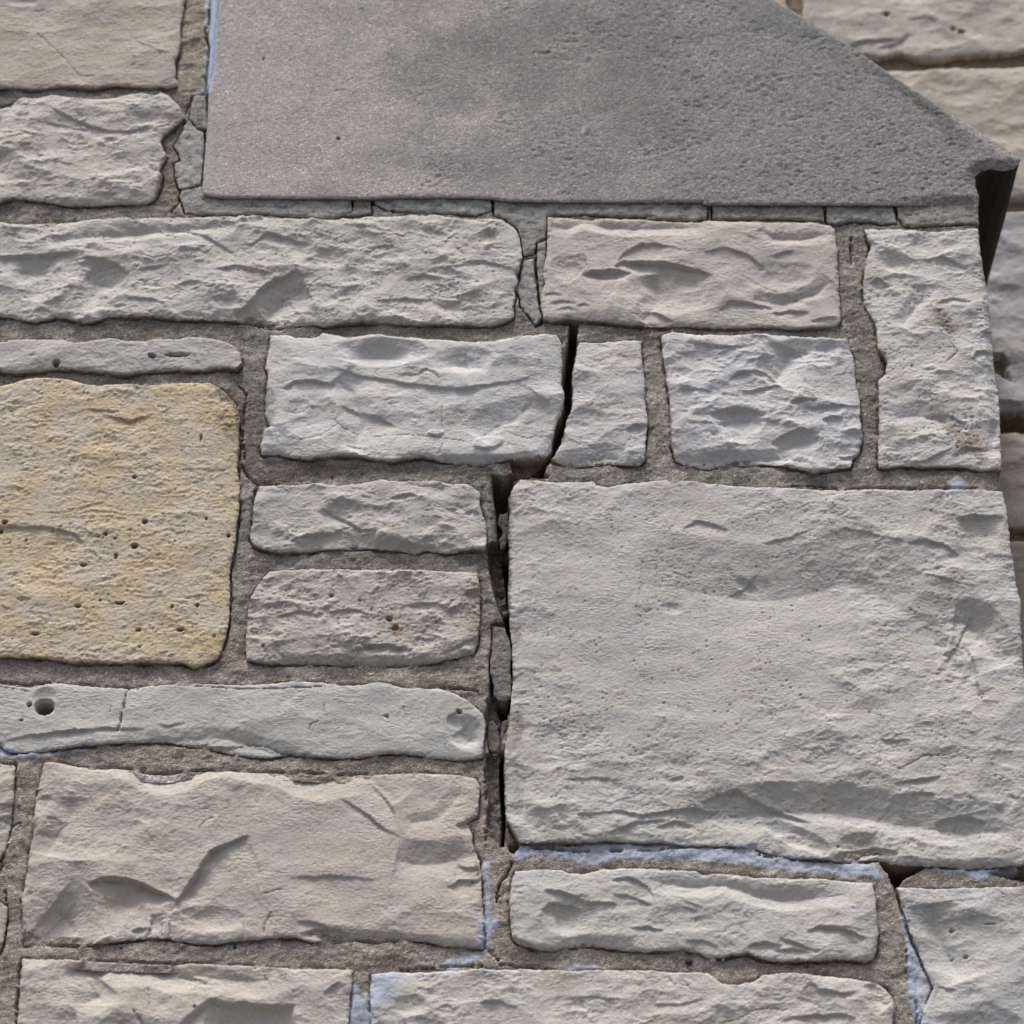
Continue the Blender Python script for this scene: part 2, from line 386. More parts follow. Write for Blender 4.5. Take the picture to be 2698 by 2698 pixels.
stain_or_shade(BLUE, .85, 'I 1440 1130 1600 1132 1780 1128 1900 1125 1910 1150 1790 1165 1700 1195 1640 1160 1500 1150', 2.5)
stain_or_shade(BLUE, .9, 'I 1310 1330 1345 1440 1400 1570 1450 1690 1440 1740 1410 1800 1425 1900 1420 2000 1370 2000 1370 1900 1340 1700 1330 1500 1300 1370', 2.2)
stain_or_shade((205, 208, 220), .6, 'I 1380 1560 1440 1680 1480 1760 1430 1900 1560 1932 1440 1990 1400 1800', 4)
stain_or_shade(BLUE, .85, 'H 815 1090 850 1100 850 1250 855 1380 895 1400 890 1440 860 1480 850 1550 820 1560 822 1400 818 1200', 2.6)
stain_or_shade((196, 202, 218), .85, 'H 790 1400 825 1385 828 1470 822 1545 760 1535 800 1500 780 1450', 2.2)
stain_or_shade(BLUE, .8, 'H 235 1680 320 1660 400 1668 340 1740 360 1800 290 1830 255 1960 130 1960 145 1850 135 1720 170 1720 200 1790 235 1740', 3)
stain_or_shade((196, 202, 216), .5, 'H 270 1690 480 1672 700 1660 680 1690 500 1700 380 1790 290 1830', 4)
stain_or_shade(BLUE, .75, 'H 640 1590 740 1560 850 1570 760 1620 660 1660 600 1630', 4)
stain_or_shade((190, 196, 212), .6, 'H 1200 1620 1300 1600 1420 1640 1300 1680 1220 1660', 4)
stain_or_shade(BLUE, .85, 'G -60 510 40 520 100 545 240 545 330 525 440 515 430 535 330 545 200 572 60 575 -60 560', 2.2)
stain_or_shade((205, 210, 226), .9, 'F 1545 800 1600 765 1650 830 1560 840', 2.2)
stain_or_shade((212, 214, 224), .5, 'F 1500 870 1570 855 1640 880 1560 900', 3)
stain_or_shade(MUD, .8, 'A 925 610 880 660 830 690 815 730 850 790 810 870 780 1020 900 1090 915 960 885 830 905 790 880 745 930 640', 2.2)
stain_or_shade((120, 108, 98), .8, 'D 1090 320 1220 330 1240 500 1225 780 1205 700 1205 560 1190 430 1140 400 1100 370', 2.0, 5)
stain_or_shade((150, 146, 142), .8, 'D 635 305 780 320 740 335 690 345', 1.2)
stain_or_shade((150, 146, 142), .8, 'D 455 300 540 318 490 325', 1.2)
stain_or_shade((128, 118, 108), .7, 'D 1140 520 1210 500 1200 620 1130 580', 3, 5)
stain_or_shade((150, 146, 142), .75, 'D 1345 330 1380 330 1410 400 1360 440 1420 460 1370 520 1340 560 1400 570 1330 590', 1.8, 4)
stain_or_shade((214, 200, 166), .75, 'G 600 -60 1140 -60 1110 40 990 110 920 60 600 20', 5)
stain_or_shade((190, 164, 108), .35, 'D 1000 1600 1180 1560 1120 1690 1020 1740', 6)
stain_or_shade((194, 170, 118), .5, 'D 1050 380 1200 450 1210 600 1120 560 1000 500', 8)
stain_or_shade((160, 148, 130), .6, 'H 950 350 1010 340 1030 420 1000 500 950 560 930 500', 1.8, 5)
stain_or_shade((150, 138, 124), .7, 'E 960 1560 1010 1540 1015 1610 975 1640', 1.5, 5)
stain_or_shade((150, 138, 124), .6, 'E 960 900 985 900 985 960 965 960', 1.2, 5)
stain_or_shade((130, 118, 104), .75, 'H 930 880 980 960 1000 1010 930 1020', 2.5, 5)
stain_or_shade((140, 116, 92), .6, 'F 1480 480 1560 490 1640 560 1740 600 1720 700 1600 640 1540 560', 5, 5)
stain_or_shade((140, 116, 92), .6, 'C 1480 1580 1540 1590 1600 1680 1560 1710 1470 1640', 4, 5)
stain_or_shade((120, 88, 66), .6, 'F 760 148 810 148 805 165 765 165', 1.5, 4)
stain_or_shade((140, 110, 80), .6, 'B 820 1170 880 1180 890 1230 850 1230', 4, 5)
stain_or_shade((150, 118, 84), .55, 'E 330 1490 380 1530 410 1580 370 1610 340 1550', 3, 5)
stain_or_shade((160, 134, 104), .45, 'E 700 1340 800 1330 790 1640 740 1600 720 1440', 6, 6)
stain_or_shade((104, 86, 72), .8, 'E 940 690 1130 660 1160 700 1110 810 980 800 900 740', 2.5)
stain_or_shade((224, 222, 222), .8, 'G 690 640 760 660 930 650 900 690 820 715 760 720', 3)
stain_or_shade((116, 126, 119), .42, 'C 420 -40 640 -20 960 190 1120 300 1300 420 1240 440 1000 330 780 210 520 140 460 60', 16, 18)
stain_or_shade((84, 90, 84), .75, 'C 1080 270 1300 410 1500 530 1600 620 1500 610 1300 480 1140 350', 7, 14)
stain_or_shade((96, 100, 94), .5, 'C 1450 560 1650 660 1620 760 1520 720', 14, 16)
stain_or_shade((118, 116, 112), .3, 'B 400 100 1700 0 C 200 100 200 800 B 1932 820 1300 560 700 500 300 420', 40, 40)

stain_or_shade((96, 93, 89), .8, 'E 850 780 960 795 960 1500 925 1540 860 1540 900 1400 850 1210', 2.5)  # open crack painted darker, standing in for the shade of its recess
stain_or_shade((98, 95, 91), .85, 'H 826 560 925 560 932 700 935 980 900 1010 820 940 838 800 830 680', 2.5, 6)  # dark grey mortar, with the recess's shade painted into its colour
stain_or_shade((108, 104, 98), .7, 'H 830 270 940 280 930 400 900 560 830 560', 2.5, 6)  # same recess higher up, shade painted in likewise
stain_or_shade((104, 100, 94), .6, 'D 1215 330 1360 300 1350 480 1320 600 1330 740 1260 800 1240 600', 4, 8)
stain_or_shade((100, 92, 84), .6, 'D 1330 690 1640 700 E 0 700 400 720 860 730 900 790 400 760 0 790 D 1500 800 1300 800', 4, 8)  # darker tone along the joint below the projecting stone
# ------------------------------------------------------------------ the limestone blocks
LGREY = (204, 202, 199); BEIGE = (199, 189, 173); COOL = (196, 196, 196); WARM = (202, 196, 186)
ST = []   # (outline, base, warm, height kwargs, colour kwargs, label, features)
def stone(outline, base, warm=None, label=None, feats='', hk=None, ck=None, back=.05):
    ST.append((outline, base, warm, label, feats, hk or {}, ck or {}, back))

stone('A -220 -220 955 -220 945 -60 940 10 925 100 915 140 922 200 905 280 890 310 895 400 905 432 860 440 760 442 650 436 560 430 480 447 400 440 330 437 250 445 160 450 60 445 -220 445',
 (204, 197, 186), (198, 187, 171), 'smooth beige corner stone with a hairline crack', '''
c .35 .9 A 190 170 230 205 290 260 340 310 400 385 430 390 485 385
o 2 A 120 10 90 30
l 1 8 A 690 210 760 235 790 250
l .8 8 A 760 240 820 265 890 270
o 1.5 A 300 150 260 120''', dict(rough=.45, bed=.25, big=.6, fine=.8, pillow=2))
stone('A -220 560 0 545 60 520 110 490 200 492 260 480 330 492 400 505 480 500 560 497 640 480 720 472 790 492 820 475 860 490 890 520 925 560 935 600 890 640 830 690 815 730 850 790 810 870 825 900 815 950 790 1010 740 1035 600 1033 500 1040 360 1042 240 1025 130 1010 60 1008 0 1025 -220 1030',
 (206, 202, 195), (208, 201, 189), None, '''
l 3.5 10 A 240 540 330 590 450 640 560 672 680 668 780 640
l 1.5 8 A 220 620 330 640 420 650
v .35 16 A 130 530 60 620 30 720 20 800
l 2 9 A 0 740 60 730 90 760
v .3 20 A 100 780 60 860 40 940
l 1.2 5 A 265 820 330 835 390 840
o 2.5 A 560 720 60 20''', dict(rough=.9, bed=1.1, fine=1.0, pillow=5))
stone('A -220 1150 0 1132 60 1145 200 1135 400 1122 560 1108 640 1103 680 1120 740 1105 900 1100 1000 1102 1200 1102 1300 1098 1400 1108 1550 1120 B 0 1122 60 1120 110 1108 160 1112 240 1098 380 1105 440 1098 580 1092 640 1105 740 1115 850 1113 910 1118 960 1145 995 1185 1005 1230 1015 1310 1000 1370 985 1400 995 1440 975 1470 980 1510 970 1560 975 1610 930 1635 880 1650 800 1655 740 1650 600 1648 450 1650 300 1640 200 1635 100 1645 0 1655 A 1600 1645 1500 1650 1380 1660 1300 1640 1200 1630 1050 1625 900 1625 800 1610 700 1608 560 1608 470 1635 400 1640 370 1625 280 1610 180 1635 120 1625 60 1610 0 1605 -220 1600',
 (206, 203, 199), (210, 206, 196), 'long rough pale stone running beneath the grey slab', '''
v .5 26 A 1190 1615 1270 1550 1320 1480 1400 1420 1525 1378
v .35 16 A 60 1330 150 1315 260 1330
v .3 14 B 560 1560 640 1520 740 1540
k 1.3 B 400 1250 260 60
k 1.3 B 700 1480 200 60
k 1.2 B 60 1330 60 50
l 6 26 A -60 1305 150 1303 300 1295 400 1290
v .35 26 A 480 1320 560 1345 640 1390 690 1450
l 4 18 A 430 1310 520 1320 600 1350 660 1400
v .4 18 A 410 1600 400 1480 410 1320
o 4 A 200 1440 150 110
l 2.6 8 A 700 1372 780 1357 868 1342
l 4 7 A 1080 1378 1200 1356 1290 1375 1400 1395
l 2.6 6 A 900 1452 960 1438 1015 1440
l 3.5 5 A 650 1518 750 1522 840 1545
l 7 45 A 1190 1615 1270 1550 1320 1480 1400 1420 1525 1378
l 4 16 A 1270 1250 1360 1190 1460 1215 1580 1250
o 3 A 1500 1520 120 80
v .5 12 A 1200 1190 1000 1200 800 1215 500 1240 300 1260
l 3 14 A 860 1160 950 1170 1060 1210 1200 1300
o 4 B 50 1310 90 60
o 2.5 B 665 1580 60 58
l 2 9 B 200 1270 330 1250 420 1280
l 2.5 9 B 420 1420 520 1400 640 1430
l 2.5 9 B 300 1540 420 1520 520 1530
l 3 10 B 700 1340 820 1330 960 1370
o 3 B 850 1200 60 40
l 2 8 B 620 1520 740 1500 820 1540
c .3 .8 B 860 1450 890 1440 870 1400
p 1.5 A 860 1198 26 5''', dict(rough=1.15, bed=.9, fine=1.1, pillow=5, pits=.12))
stone('A -220 1745 0 1740 80 1725 200 1725 320 1730 380 1745 560 1720 640 1735 740 1740 820 1725 900 1725 960 1710 1060 1720 1150 1740 1200 1765 1225 1800 1230 1850 1205 1880 1100 1870 1030 1885 900 1880 760 1890 650 1905 560 1895 400 1880 260 1880 100 1895 0 1890 -220 1890',
 (196, 193, 190), (200, 196, 190), 'thin grey stone with two small slots', '''
p 9 A 287 1855 17 19
p 7 A 773 1815 20 11 20
p 7 A 903 1807 62 10 -3
o 1.5 A 170 1810 30 12''', dict(rough=.7, bed=.4, big=.7, pillow=3))
stone('D -220 325 0 320 60 310 130 285 200 278 290 285 370 290 430 310 520 320 640 310 780 320 900 305 1060 305 1110 325 1150 360 1200 410 1222 480 1215 560 1218 640 1205 740 1220 830 1215 950 1205 1010 1195 1130 1185 1180 1165 1250 1170 1350 1165 1500 1150 1600 1125 1670 1105 1712 1050 1735 990 1755 930 1730 840 1730 720 1725 600 1735 500 1730 380 1730 300 1715 200 1705 100 1700 0 1700 -220 1705',
 (212, 201, 181), (214, 196, 162), 'large yellowish stone peppered with small rusty holes', '''
k 1.4 D 600 1090 130 50
k 1.3 D 820 1580 160 50
k 1.2 D 90 1120 120 60
l 3 3.5 D 450 438 540 450 606 455
l 4 4.5 D 522 470 600 488 660 503 720 490 768 477
l 4 16 D -60 1040 150 1040 280 1048 370 1075 430 1130
o 1.6 D 510 600 90 45
o 2 D 230 1230 240 140
l 2.4 7 D 80 1405 110 1398 165 1408
l 1.5 6 D 570 1430 640 1432
p 5 D 737 1015 15 11
p 6 D 686 1140 18 12
p 4 D 25 1020 14 12
p 4 D 3 1062 10 12
p 3 D 537 1080 12 8
p 3 D 587 1100 10 6
p 3 D 685 788 12 10
p 3 D 1163 1085 9 9
p 3 D 1048 1003 7 7
p 3 D 1021 592 6 18
p 3 D 588 1190 9 14
p 3 D 425 1237 18 7
p 3 D 512 1413 6 6
p 3 D 878 1448 8 8
p 3 D 1005 1440 10 9
p 3 D 610 1428 26 5
p 3 D 398 1445 16 8
p 3 D 705 1565 15 8
p 4 D 918 1565 20 9
p 3 D 180 1585 25 6
p 2 D 1090 1600 8 10
p 2 D 712 1650 8 10
p 2 D 135 1105 6 8
p 2 D 890 1115 6 5''', dict(rough=1.0, bed=.8, big=.35, fine=2.0, pillow=3.5, pits=.05), dict(mott=.01, grey=0, stainc=(208, 182, 136), staink=.18, brown=.4))
stone('D 1375 60 1460 62 1490 72 1560 72 1610 70 1645 48 E 0 45 60 55 140 70 250 60 360 68 500 78 620 82 760 95 880 95 960 85 1050 70 1130 62 1190 65 1210 90 1220 140 1218 240 1215 310 1230 370 1225 430 1195 500 1170 580 1165 640 1125 682 1050 697 960 688 880 700 800 716 740 718 650 702 570 692 500 680 420 692 350 707 270 697 210 682 100 674 0 682 D 1560 692 1480 682 1420 667 1330 667 1325 620 1345 540 1375 530 1350 470 1350 400 1355 330 1365 260 1350 230 1365 150',
 (212, 211, 210), (214, 211, 206), 'projecting pale stone with scalloped face left of the open crack', '''
v .4 18 E 120 120 300 95 450 125
v .3 16 E 560 190 700 150 860 190
o 6 E 300 150 260 75
o 4 E 720 190 160 70
l 3 22 E 20 225 160 262 300 285 430 312 560 330 700 345 840 322 1000 295 1060 270
l 2.5 4 E 380 268 490 262 522 240 572 255 606 292
l 2.4 3 E 745 150 735 210 748 248 680 262
l 1.8 4 E 640 325 700 350 790 345 840 330
l 5 9 D 1440 342 1500 308 1600 300 1710 322
o 4.5 D 1590 480 150 120
v .4 24 D 1700 640 1740 520 1700 400 1640 350
l 3.5 9 E 90 425 200 455 300 488 380 530
v .3 30 E 700 520 800 430 900 400 1000 300
r 2.2 E 845 612 80 36 -12
r 2.2 E 575 562 44 14
c .3 1 E 608 420 604 500 612 540
c .3 .9 E 60 500 110 540 260 576 420 572 600 585 720 605
c .3 1 E 930 545 1000 575 1050 580 1095 562
c .3 1 E 590 670 612 620
l 2 4 D 1770 622 1820 632 1880 645
v .6 14 E 500 690 620 668 800 680 960 665 1080 640 1160 560
v .5 12 E 1180 640 1190 500 1215 400
o 5 E 1090 520 90 160
c .25 .8 D 1420 560 1460 592 1540 602 1650 570 1740 500''', dict(rough=.45, bed=.45, big=.9, fine=.5, pillow=8, edge=3))
stone('E 1310 95 1400 100 1500 92 1600 85 1625 95 1620 150 1640 280 1645 400 1655 500 1645 600 1640 700 1610 722 1540 720 1450 708 1380 718 1300 722 1240 715 1165 692 1200 640 1230 580 1240 500 1270 440 1275 340 1270 260 1290 180 1295 120',
 (209, 207, 206), (211, 207, 203), 'narrow upright pale stone right of the open crack', '''
l 4 8 E 1540 545 1590 525 1645 524
o 3 E 1340 520 110 90
v .4 18 E 1160 650 1300 640 1440 610 1560 640
l 1 4 E 1340 110 1400 105 1470 130
c .3 .8 E 1520 640 1560 600 1640 620
o 2 E 1560 180 60 50''', dict(rough=.6, bed=.6, pillow=5), dict(staink=.1))
stone('F 88 70 140 50 260 55 360 62 480 65 600 58 700 62 800 65 900 75 960 85 1035 85 1050 130 1070 190 1075 270 1095 380 1100 480 1110 580 1095 660 1060 690 1050 735 960 740 860 765 800 745 700 727 640 717 520 717 400 717 330 737 220 717 160 697 140 620 135 500 130 400 115 300 105 220 90 150',
 (210, 209, 210), (211, 208, 205), 'rough white block with two dark hollows on its face', '''
v .5 18 F 330 470 440 430 560 430 640 470
v .5 16 F 640 610 740 560 880 540
v .3 16 F 700 80 820 75 980 95
v .45 30 F 540 260 600 160 620 90
l 4 16 F 420 300 470 265 560 245 620 262 680 300
l 3 12 F 470 352 560 346 620 330 720 332
l 6 6 F 735 412 800 392 875 396
l 5 22 F 330 470 420 440 520 440 620 470
l 5 10 F 900 495 950 480 1010 492
l 4 16 F 800 440 880 430 1000 425 1090 430
l 4 16 F 640 620 720 570 800 545 900 560
l 3 8 F 990 690 1060 678 1098 655
l 3 20 F 220 100 330 120 450 130 560 110
o 4 F 850 130 180 60
l 2 7 F 180 350 260 345 340 350
v .5 14 F 160 640 300 655 500 650 700 640 860 665''', dict(rough=1.0, bed=.7, big=1.1, pillow=7))
stone('B 1145 1105 1300 1108 1500 1112 1700 1120 1932 1130 C 300 1125 500 1130 700 1132 850 1132 940 1145 970 1165 975 1220 985 1300 990 1450 998 1560 1000 1630 980 1655 900 1660 780 1668 600 1660 400 1665 200 1655 0 1660 B 1750 1648 1600 1655 1480 1640 1350 1630 1250 1620 1180 1632 1125 1620 1112 1560 1110 1500 1132 1440 1120 1380 1140 1300 1145 1200',
 (203, 198, 190), (205, 199, 189), 'beige block with deep scallops and a dark notch beneath the slab', '''
l 9 6 B 1325 1405 1370 1385 1440 1376 1510 1378 1570 1392
o 4 B 1450 1405 110 28
l 8 24 B 1480 1360 1530 1332 1620 1335 1720 1338 1840 1362 1932 1388 C 350 1405
v .5 14 B 1932 1212 1800 1200 1560 1212 1420 1200 1330 1178 1240 1215 1150 1195
l 4 12 B 1500 1330 1550 1285 1620 1245 1700 1248 1800 1262
o 5 C 150 1490 280 120
o 3 B 1230 1360 80 70
l 3 18 B 1330 1300 1345 1360 1310 1400 1250 1450
v .5 12 C 980 1225 800 1262 640 1250 560 1200
l 3 16 C 300 1290 400 1270 520 1300 620 1370
o 4 C 700 1410 220 90
v .5 14 C 560 1480 700 1492 840 1450 900 1390
l 4 10 C 380 1580 440 1540 540 1545 660 1565
l 4 9 C 650 1590 740 1575 840 1590
l 3 5 C 850 1635 900 1622 980 1617
l 2.4 4 B 1150 1545 1220 1530 1290 1548
l 2.4 4 B 1180 1580 1250 1568 1300 1585
l 2 4 B 1120 1500 1180 1490 1230 1505
l 3 3 B 1290 1560 1330 1550 1360 1562
v .4 18 B 1560 1600 1640 1500 1600 1420
l 4 10 C 0 1580 60 1590 150 1640
l 3 6 C 640 1310 700 1290 760 1280
c .3 .8 C 480 1400 540 1430 650 1480 800 1530''', dict(rough=.45, bed=.35, big=.8, fine=.5, pillow=6), dict(staink=.0, mott=.04))
stone('C 1120 1165 1240 1162 1300 1165 1400 1175 1560 1175 1700 1162 1705 1250 1720 1330 1740 1450 1755 1550 1770 1700 1780 1850 F 1768 100 1775 170 1790 280 1805 380 1812 500 1815 600 1818 750 1700 750 1640 735 1560 730 1400 730 1300 725 1240 735 1190 735 1192 600 1195 480 1190 300 1230 260 1235 200 1215 165 1190 140 1185 60 C 1175 1640 1145 1590 1120 1540 1115 1440 1125 1370 1140 1290 1155 1250 1130 1200',
 (210, 208, 205), (210, 206, 197), 'tall pale corner stone with a rusty pitted lower half', '''
v .35 18 F 1230 430 1400 400 1560 440
v .3 14 C 1200 1320 1290 1290 1380 1320
k 2 F 1600 560 140 120
k 2 C 1530 1650 50 100
k 1.5 F 1690 690 60 30
l 4 10 C 1150 1440 1190 1420 1250 1460
v .4 16 C 1250 1640 1300 1560 1350 1500 1350 1450
l 3 14 C 1480 1560 1560 1520 1660 1540
l 5 5 F 1660 200 1690 152 1760 152
l 3 10 F 1560 680 1640 640 1740 650
l 3 16 F 1440 480 1540 470 1640 520
l 3 16 C 1420 1330 1520 1310 1640 1370
c .5 1.4 C 1560 1750 1590 1800 1540 1840
l 3 8 F 1340 720 1440 700 1560 640
o 3 C 1250 1330 70 60
p 1.6 F 1360 225 8 8
v .5 9 F 1700 740 1760 500 1740 200 C 1720 1500 1680 1200''', dict(rough=1.0, bed=.6, big=.9, pillow=5, pits=.22), None, .36)
stone('D 1320 832 1420 830 1530 822 1640 817 E 80 830 200 815 300 802 380 810 480 805 560 800 640 815 740 820 800 860 800 930 830 1020 835 1100 830 1160 760 1152 640 1167 520 1152 470 1167 400 1152 330 1150 230 1142 130 1147 0 1147 D 1550 1162 1430 1167 1340 1152 1290 1132 1270 1090 1280 1050 1290 950 1300 880',
 (198, 195, 190), (201, 197, 189), None, '''
l 4 14 D 1480 1115 1560 1085 1700 1075 1760 1040
v .5 14 E 100 1090 230 1075 340 1085 480 1090 600 1080 760 1090
l 3 14 E 0 950 100 1000 180 1050 280 1070
l 2 8 E 720 962 760 955 800 972
l 2.6 10 E 350 900 430 880 520 890
o 3 E 100 980 130 70
v .3 20 E 600 900 700 860 800 900
c .3 .9 E 480 830 560 835 620 850''', dict(rough=1.1, bed=.8, pillow=5))
stone('D 1370 1267 1520 1257 1640 1254 E 200 1257 400 1260 560 1264 700 1267 790 1277 800 1350 800 1500 790 1620 770 1680 700 1700 620 1715 560 1730 400 1737 250 1742 100 1737 0 1732 D 1500 1730 1350 1730 1255 1715 1250 1600 1265 1450 1280 1390 1320 1320',
 (197, 192, 185), (199, 192, 181), 'grey block with brown pitted patches above the long thin stone', '''
k 2 E 370 1530 80 70
k 1.6 E 740 1440 60 110
k 1.6 E 300 1640 160 40
p 4 E 340 1508 18 12
p 4 E 372 1555 16 12
p 3 E 45 1392 12 7
p 2 E 190 1415 9 6
l 5 12 E 130 1680 220 1650 330 1640 460 1670
l 3 10 E 600 1690 680 1650 780 1600
l 3 12 E 20 1480 150 1460 300 1500
l 3 12 E 420 1440 560 1430 700 1470
l 3 10 D 1400 1500 1520 1470 1640 1500
v .5 14 D 1400 1680 1560 1690 E 0 1690 200 1690 400 1690 600 1680
p 2 D 1340 1650 9 8''', dict(rough=1.5, bed=1.0, big=.8, fine=1.5, pillow=5, pits=.2), dict(stainc=(150, 126, 98), staink=.25))
stone('G -220 200 0 200 80 212 160 217 280 195 400 205 520 215 640 222 740 212 900 200 1200 205 1320 200 1500 187 1640 192 H 100 207 200 205 280 190 350 200 400 222 480 222 600 225 660 245 740 285 820 355 830 400 820 480 815 575 720 587 640 582 540 572 440 557 330 552 200 572 100 577 0 572 G 1640 570 1550 568 1480 550 1380 572 1270 567 1180 552 1050 522 950 512 850 492 740 495 600 502 500 507 400 512 330 527 150 547 50 547 0 515 -220 505',
 (200, 199, 195), (204, 202, 194), 'long thin stone split by a hairline crack with a round hole near the left', '''
p 30 G 226 318 46 36 32
o 3 G 225 270 60 50
p 7 G 150 308 11 11
p 4 G 110 388 7 6
c .8 4 G 655 215 640 262 630 320 612 400 600 435
r -3 G 668 222 40 10
l 3.5 7 G 20 492 150 465 300 450 450 437 530 425 590 432 740 432
v .3 14 G 740 432 900 432 1050 415 1200 425 1400 490 1550 505
l 2.5 5 G 800 408 860 415 940 400
c .5 1.6 G -60 200 60 225 140 235
c .4 1.5 G 900 205 1200 225 1400 225 1640 215
l 3 5 G 1000 512 1120 525 1240 512
c .6 2.4 G 1250 505 1350 515 1430 550 1500 555
c .3 1.2 G 1650 300 1650 340 1665 370
c .3 1.2 G 1570 435 1590 405 1620 395
c .25 1 G 565 310 560 345
c .3 1.2 H 410 318 425 355
p 2.5 H 325 367 14 5 25
p 4 H 695 345 16 8 30
l 3.4 20 H 625 420 640 365 700 340
o 4.5 H 720 440 90 80
v .45 16 H 800 560 700 540 640 480
v .5 9 H 820 360 740 290 640 245 500 232''', dict(rough=.35, bed=.35, big=.6, fine=.5, pillow=4, edge=2))
stone('G -220 610 0 608 75 612 72 700 70 780 60 860 45 950 25 1050 -10 1095 -220 1095', (196, 192, 186), None, None, 'c .4 1 G -20 825 20 820 60 830', dict(rough=.8))
stone('G -220 1285 0 1308 36 1335 28 1430 12 1520 -10 1565 -220 1570', (198, 192, 182), None, None, '', dict(rough=.6))
stone('G 225 598 300 600 400 620 500 628 640 630 700 640 740 655 850 655 960 640 1100 640 1300 645 1500 648 1640 655 1700 667 1740 662 H 180 657 400 657 560 657 690 662 780 682 800 720 795 800 790 870 740 900 760 960 770 1050 800 1100 805 1200 815 1320 820 1400 815 1545 760 1540 620 1532 560 1512 450 1502 350 1502 270 1512 180 1497 100 1507 0 1510 G 1600 1515 1500 1490 1400 1492 1300 1500 1200 1510 1100 1520 1000 1520 900 1507 860 1497 750 1492 640 1502 540 1517 450 1527 350 1530 200 1520 118 1527 112 1400 110 1270 140 1160 145 1080 165 980 175 860 190 760 205 680',
 (205, 198, 189), (205, 197, 184), 'big beige block with an arched broken ledge at its lower left', '''
v .25 24 G 460 1222 620 1200 780 1250
v .42 26 G 1932 880 1830 775 1720 785 1640 812 1500 780 1400 722 1250 700 1160 672 1060 692 980 735 900 765 800 772 700 745 640 692 560 692 450 715 330 692 240 640
l 11 24 G 450 1222 520 1194 620 1195 720 1220 820 1265 912 1306
l 9 26 G 880 1345 912 1300 960 1230 1010 1150 1070 1060 1170 1010 1260 975
v .32 40 G 380 1185 450 1235 520 1310 560 1385 600 1450
o 4 G 1060 1400 180 60
l 5 5 G 735 1490 765 1445 768 1372
l 4 6 G 670 1455 700 1445 755 1450
c .5 1.6 G 860 1485 866 1410 882 1375
c .5 1.6 G 1340 1472 1352 1412 1382 1365
c .3 1.0 G 1240 1505 1236 1400
c .3 1.0 G 820 1490 826 1350
c .5 1.2 G 1015 936 1050 897 1086 884
c .4 1.2 G 1345 1272 1390 1260 1432 1250
l 5 12 G 1530 1478 1600 1446 1700 1448 1780 1480
l 3.5 9 G 1520 1410 1600 1420 1700 1450
v .3 22 G 150 1060 180 960 260 860 270 780
l 1.5 6 G 240 880 290 880 325 920
l 1.6 8 G 180 790 240 770 290 790
l 2.5 14 H 235 700 320 780 372 870 380 940
v .28 12 H 380 930 420 870 560 840 680 700
l 2.5 10 H 90 780 200 850 300 930 400 990
v .3 26 H 400 985 500 1003 620 992 740 960
l 5 14 H 680 925 730 900 760 890 790 880
l 3.5 14 H 640 1240 700 1205 800 1200
l 3 14 H 680 1120 740 1140 800 1130
v .45 20 H 0 1420 150 1445 350 1460 550 1480 700 1500
l 2.4 30 G 1480 1190 1650 1180 1900 1200
v .2 60 G 120 1250 400 1260''', dict(rough=.5, bed=.18, big=.75, fine=1.25, pillow=6, edge=2, calm='H 60 980 620 380'), dict(staink=0, mott=.04))
stone('G 112 1597 250 1600 400 1605 560 1612 800 1620 1000 1620 1150 1625 1300 1635 1500 1648 1640 1648 1790 1655 1790 1710 1780 1800 1775 1900 1765 2080 60 2120 90 1900 100 1750 110 1650',
 (206, 200, 191), (206, 199, 186), 'beige bottom stone with a grey flat facet on its right', '''
v .4 34 G 1060 1800 1330 1832 1500 1836
v .45 22 G 1480 1740 1400 1797 1300 1812 1100 1790 1000 1780 860 1777 740 1742 620 1747 500 1767 400 1752 300 1700 290 1640
f 6 7 G 1060 1800 1330 1832 1500 1836 1520 1960 1540 2060 860 2060 920 1930
l 3.5 7 G 1640 1778 1680 1752 1725 1716
l 3 12 G 340 1650 430 1640 560 1660
v .4 22 G 620 1800 560 1860 420 1932
c .8 2 G 680 1865 705 1900 725 1940
p 2.5 G 992 1848 8 6
l 3 14 G 860 1690 960 1680 1060 1720
c .25 .8 G 755 1750 758 1850''', dict(rough=.6, bed=.3, fine=1.0, pillow=5, edge=2), dict(staink=0, mott=.04))
stone('H 250 1680 350 1667 500 1667 640 1657 780 1652 900 1657 1000 1647 1100 1652 1250 1662 1400 1652 1600 1657 1800 1667 1932 1667 I 330 1672 370 1710 400 1730 480 1732 560 1712 600 1682 700 1670 850 1682 1000 1692 1100 1707 1180 1722 1230 1752 1265 1800 1270 1900 1250 2000 1240 2120 H 240 2120 250 1900 240 1750',
 (210, 206, 200), (208, 202, 190), 'long cream bottom stone notched at its top edge', '''
o 3.5 H 450 1840 85 45
l 2.5 8 H 800 1830 900 1820 1000 1850
c .5 1.4 I 400 1925 480 1912 540 1872 620 1850 730 1862
l 4 9 I 700 1910 850 1890 1000 1885 1080 1900
v .4 16 I 1180 1900 1130 1850 1100 1740
l 3 14 I 840 1720 900 1760 1000 1780 1090 1770
c .3 1 H 480 1700 520 1690 500 1680
c .3 1 H 1760 1690 1790 1730 1880 1735
l 2 10 I 60 1830 180 1840 300 1800
l 2 8 H 1250 1800 1400 1790 1550 1820''', dict(rough=.8, bed=.7, fine=1.1, pillow=4), dict(stainc=(176, 158, 130), staink=.1))
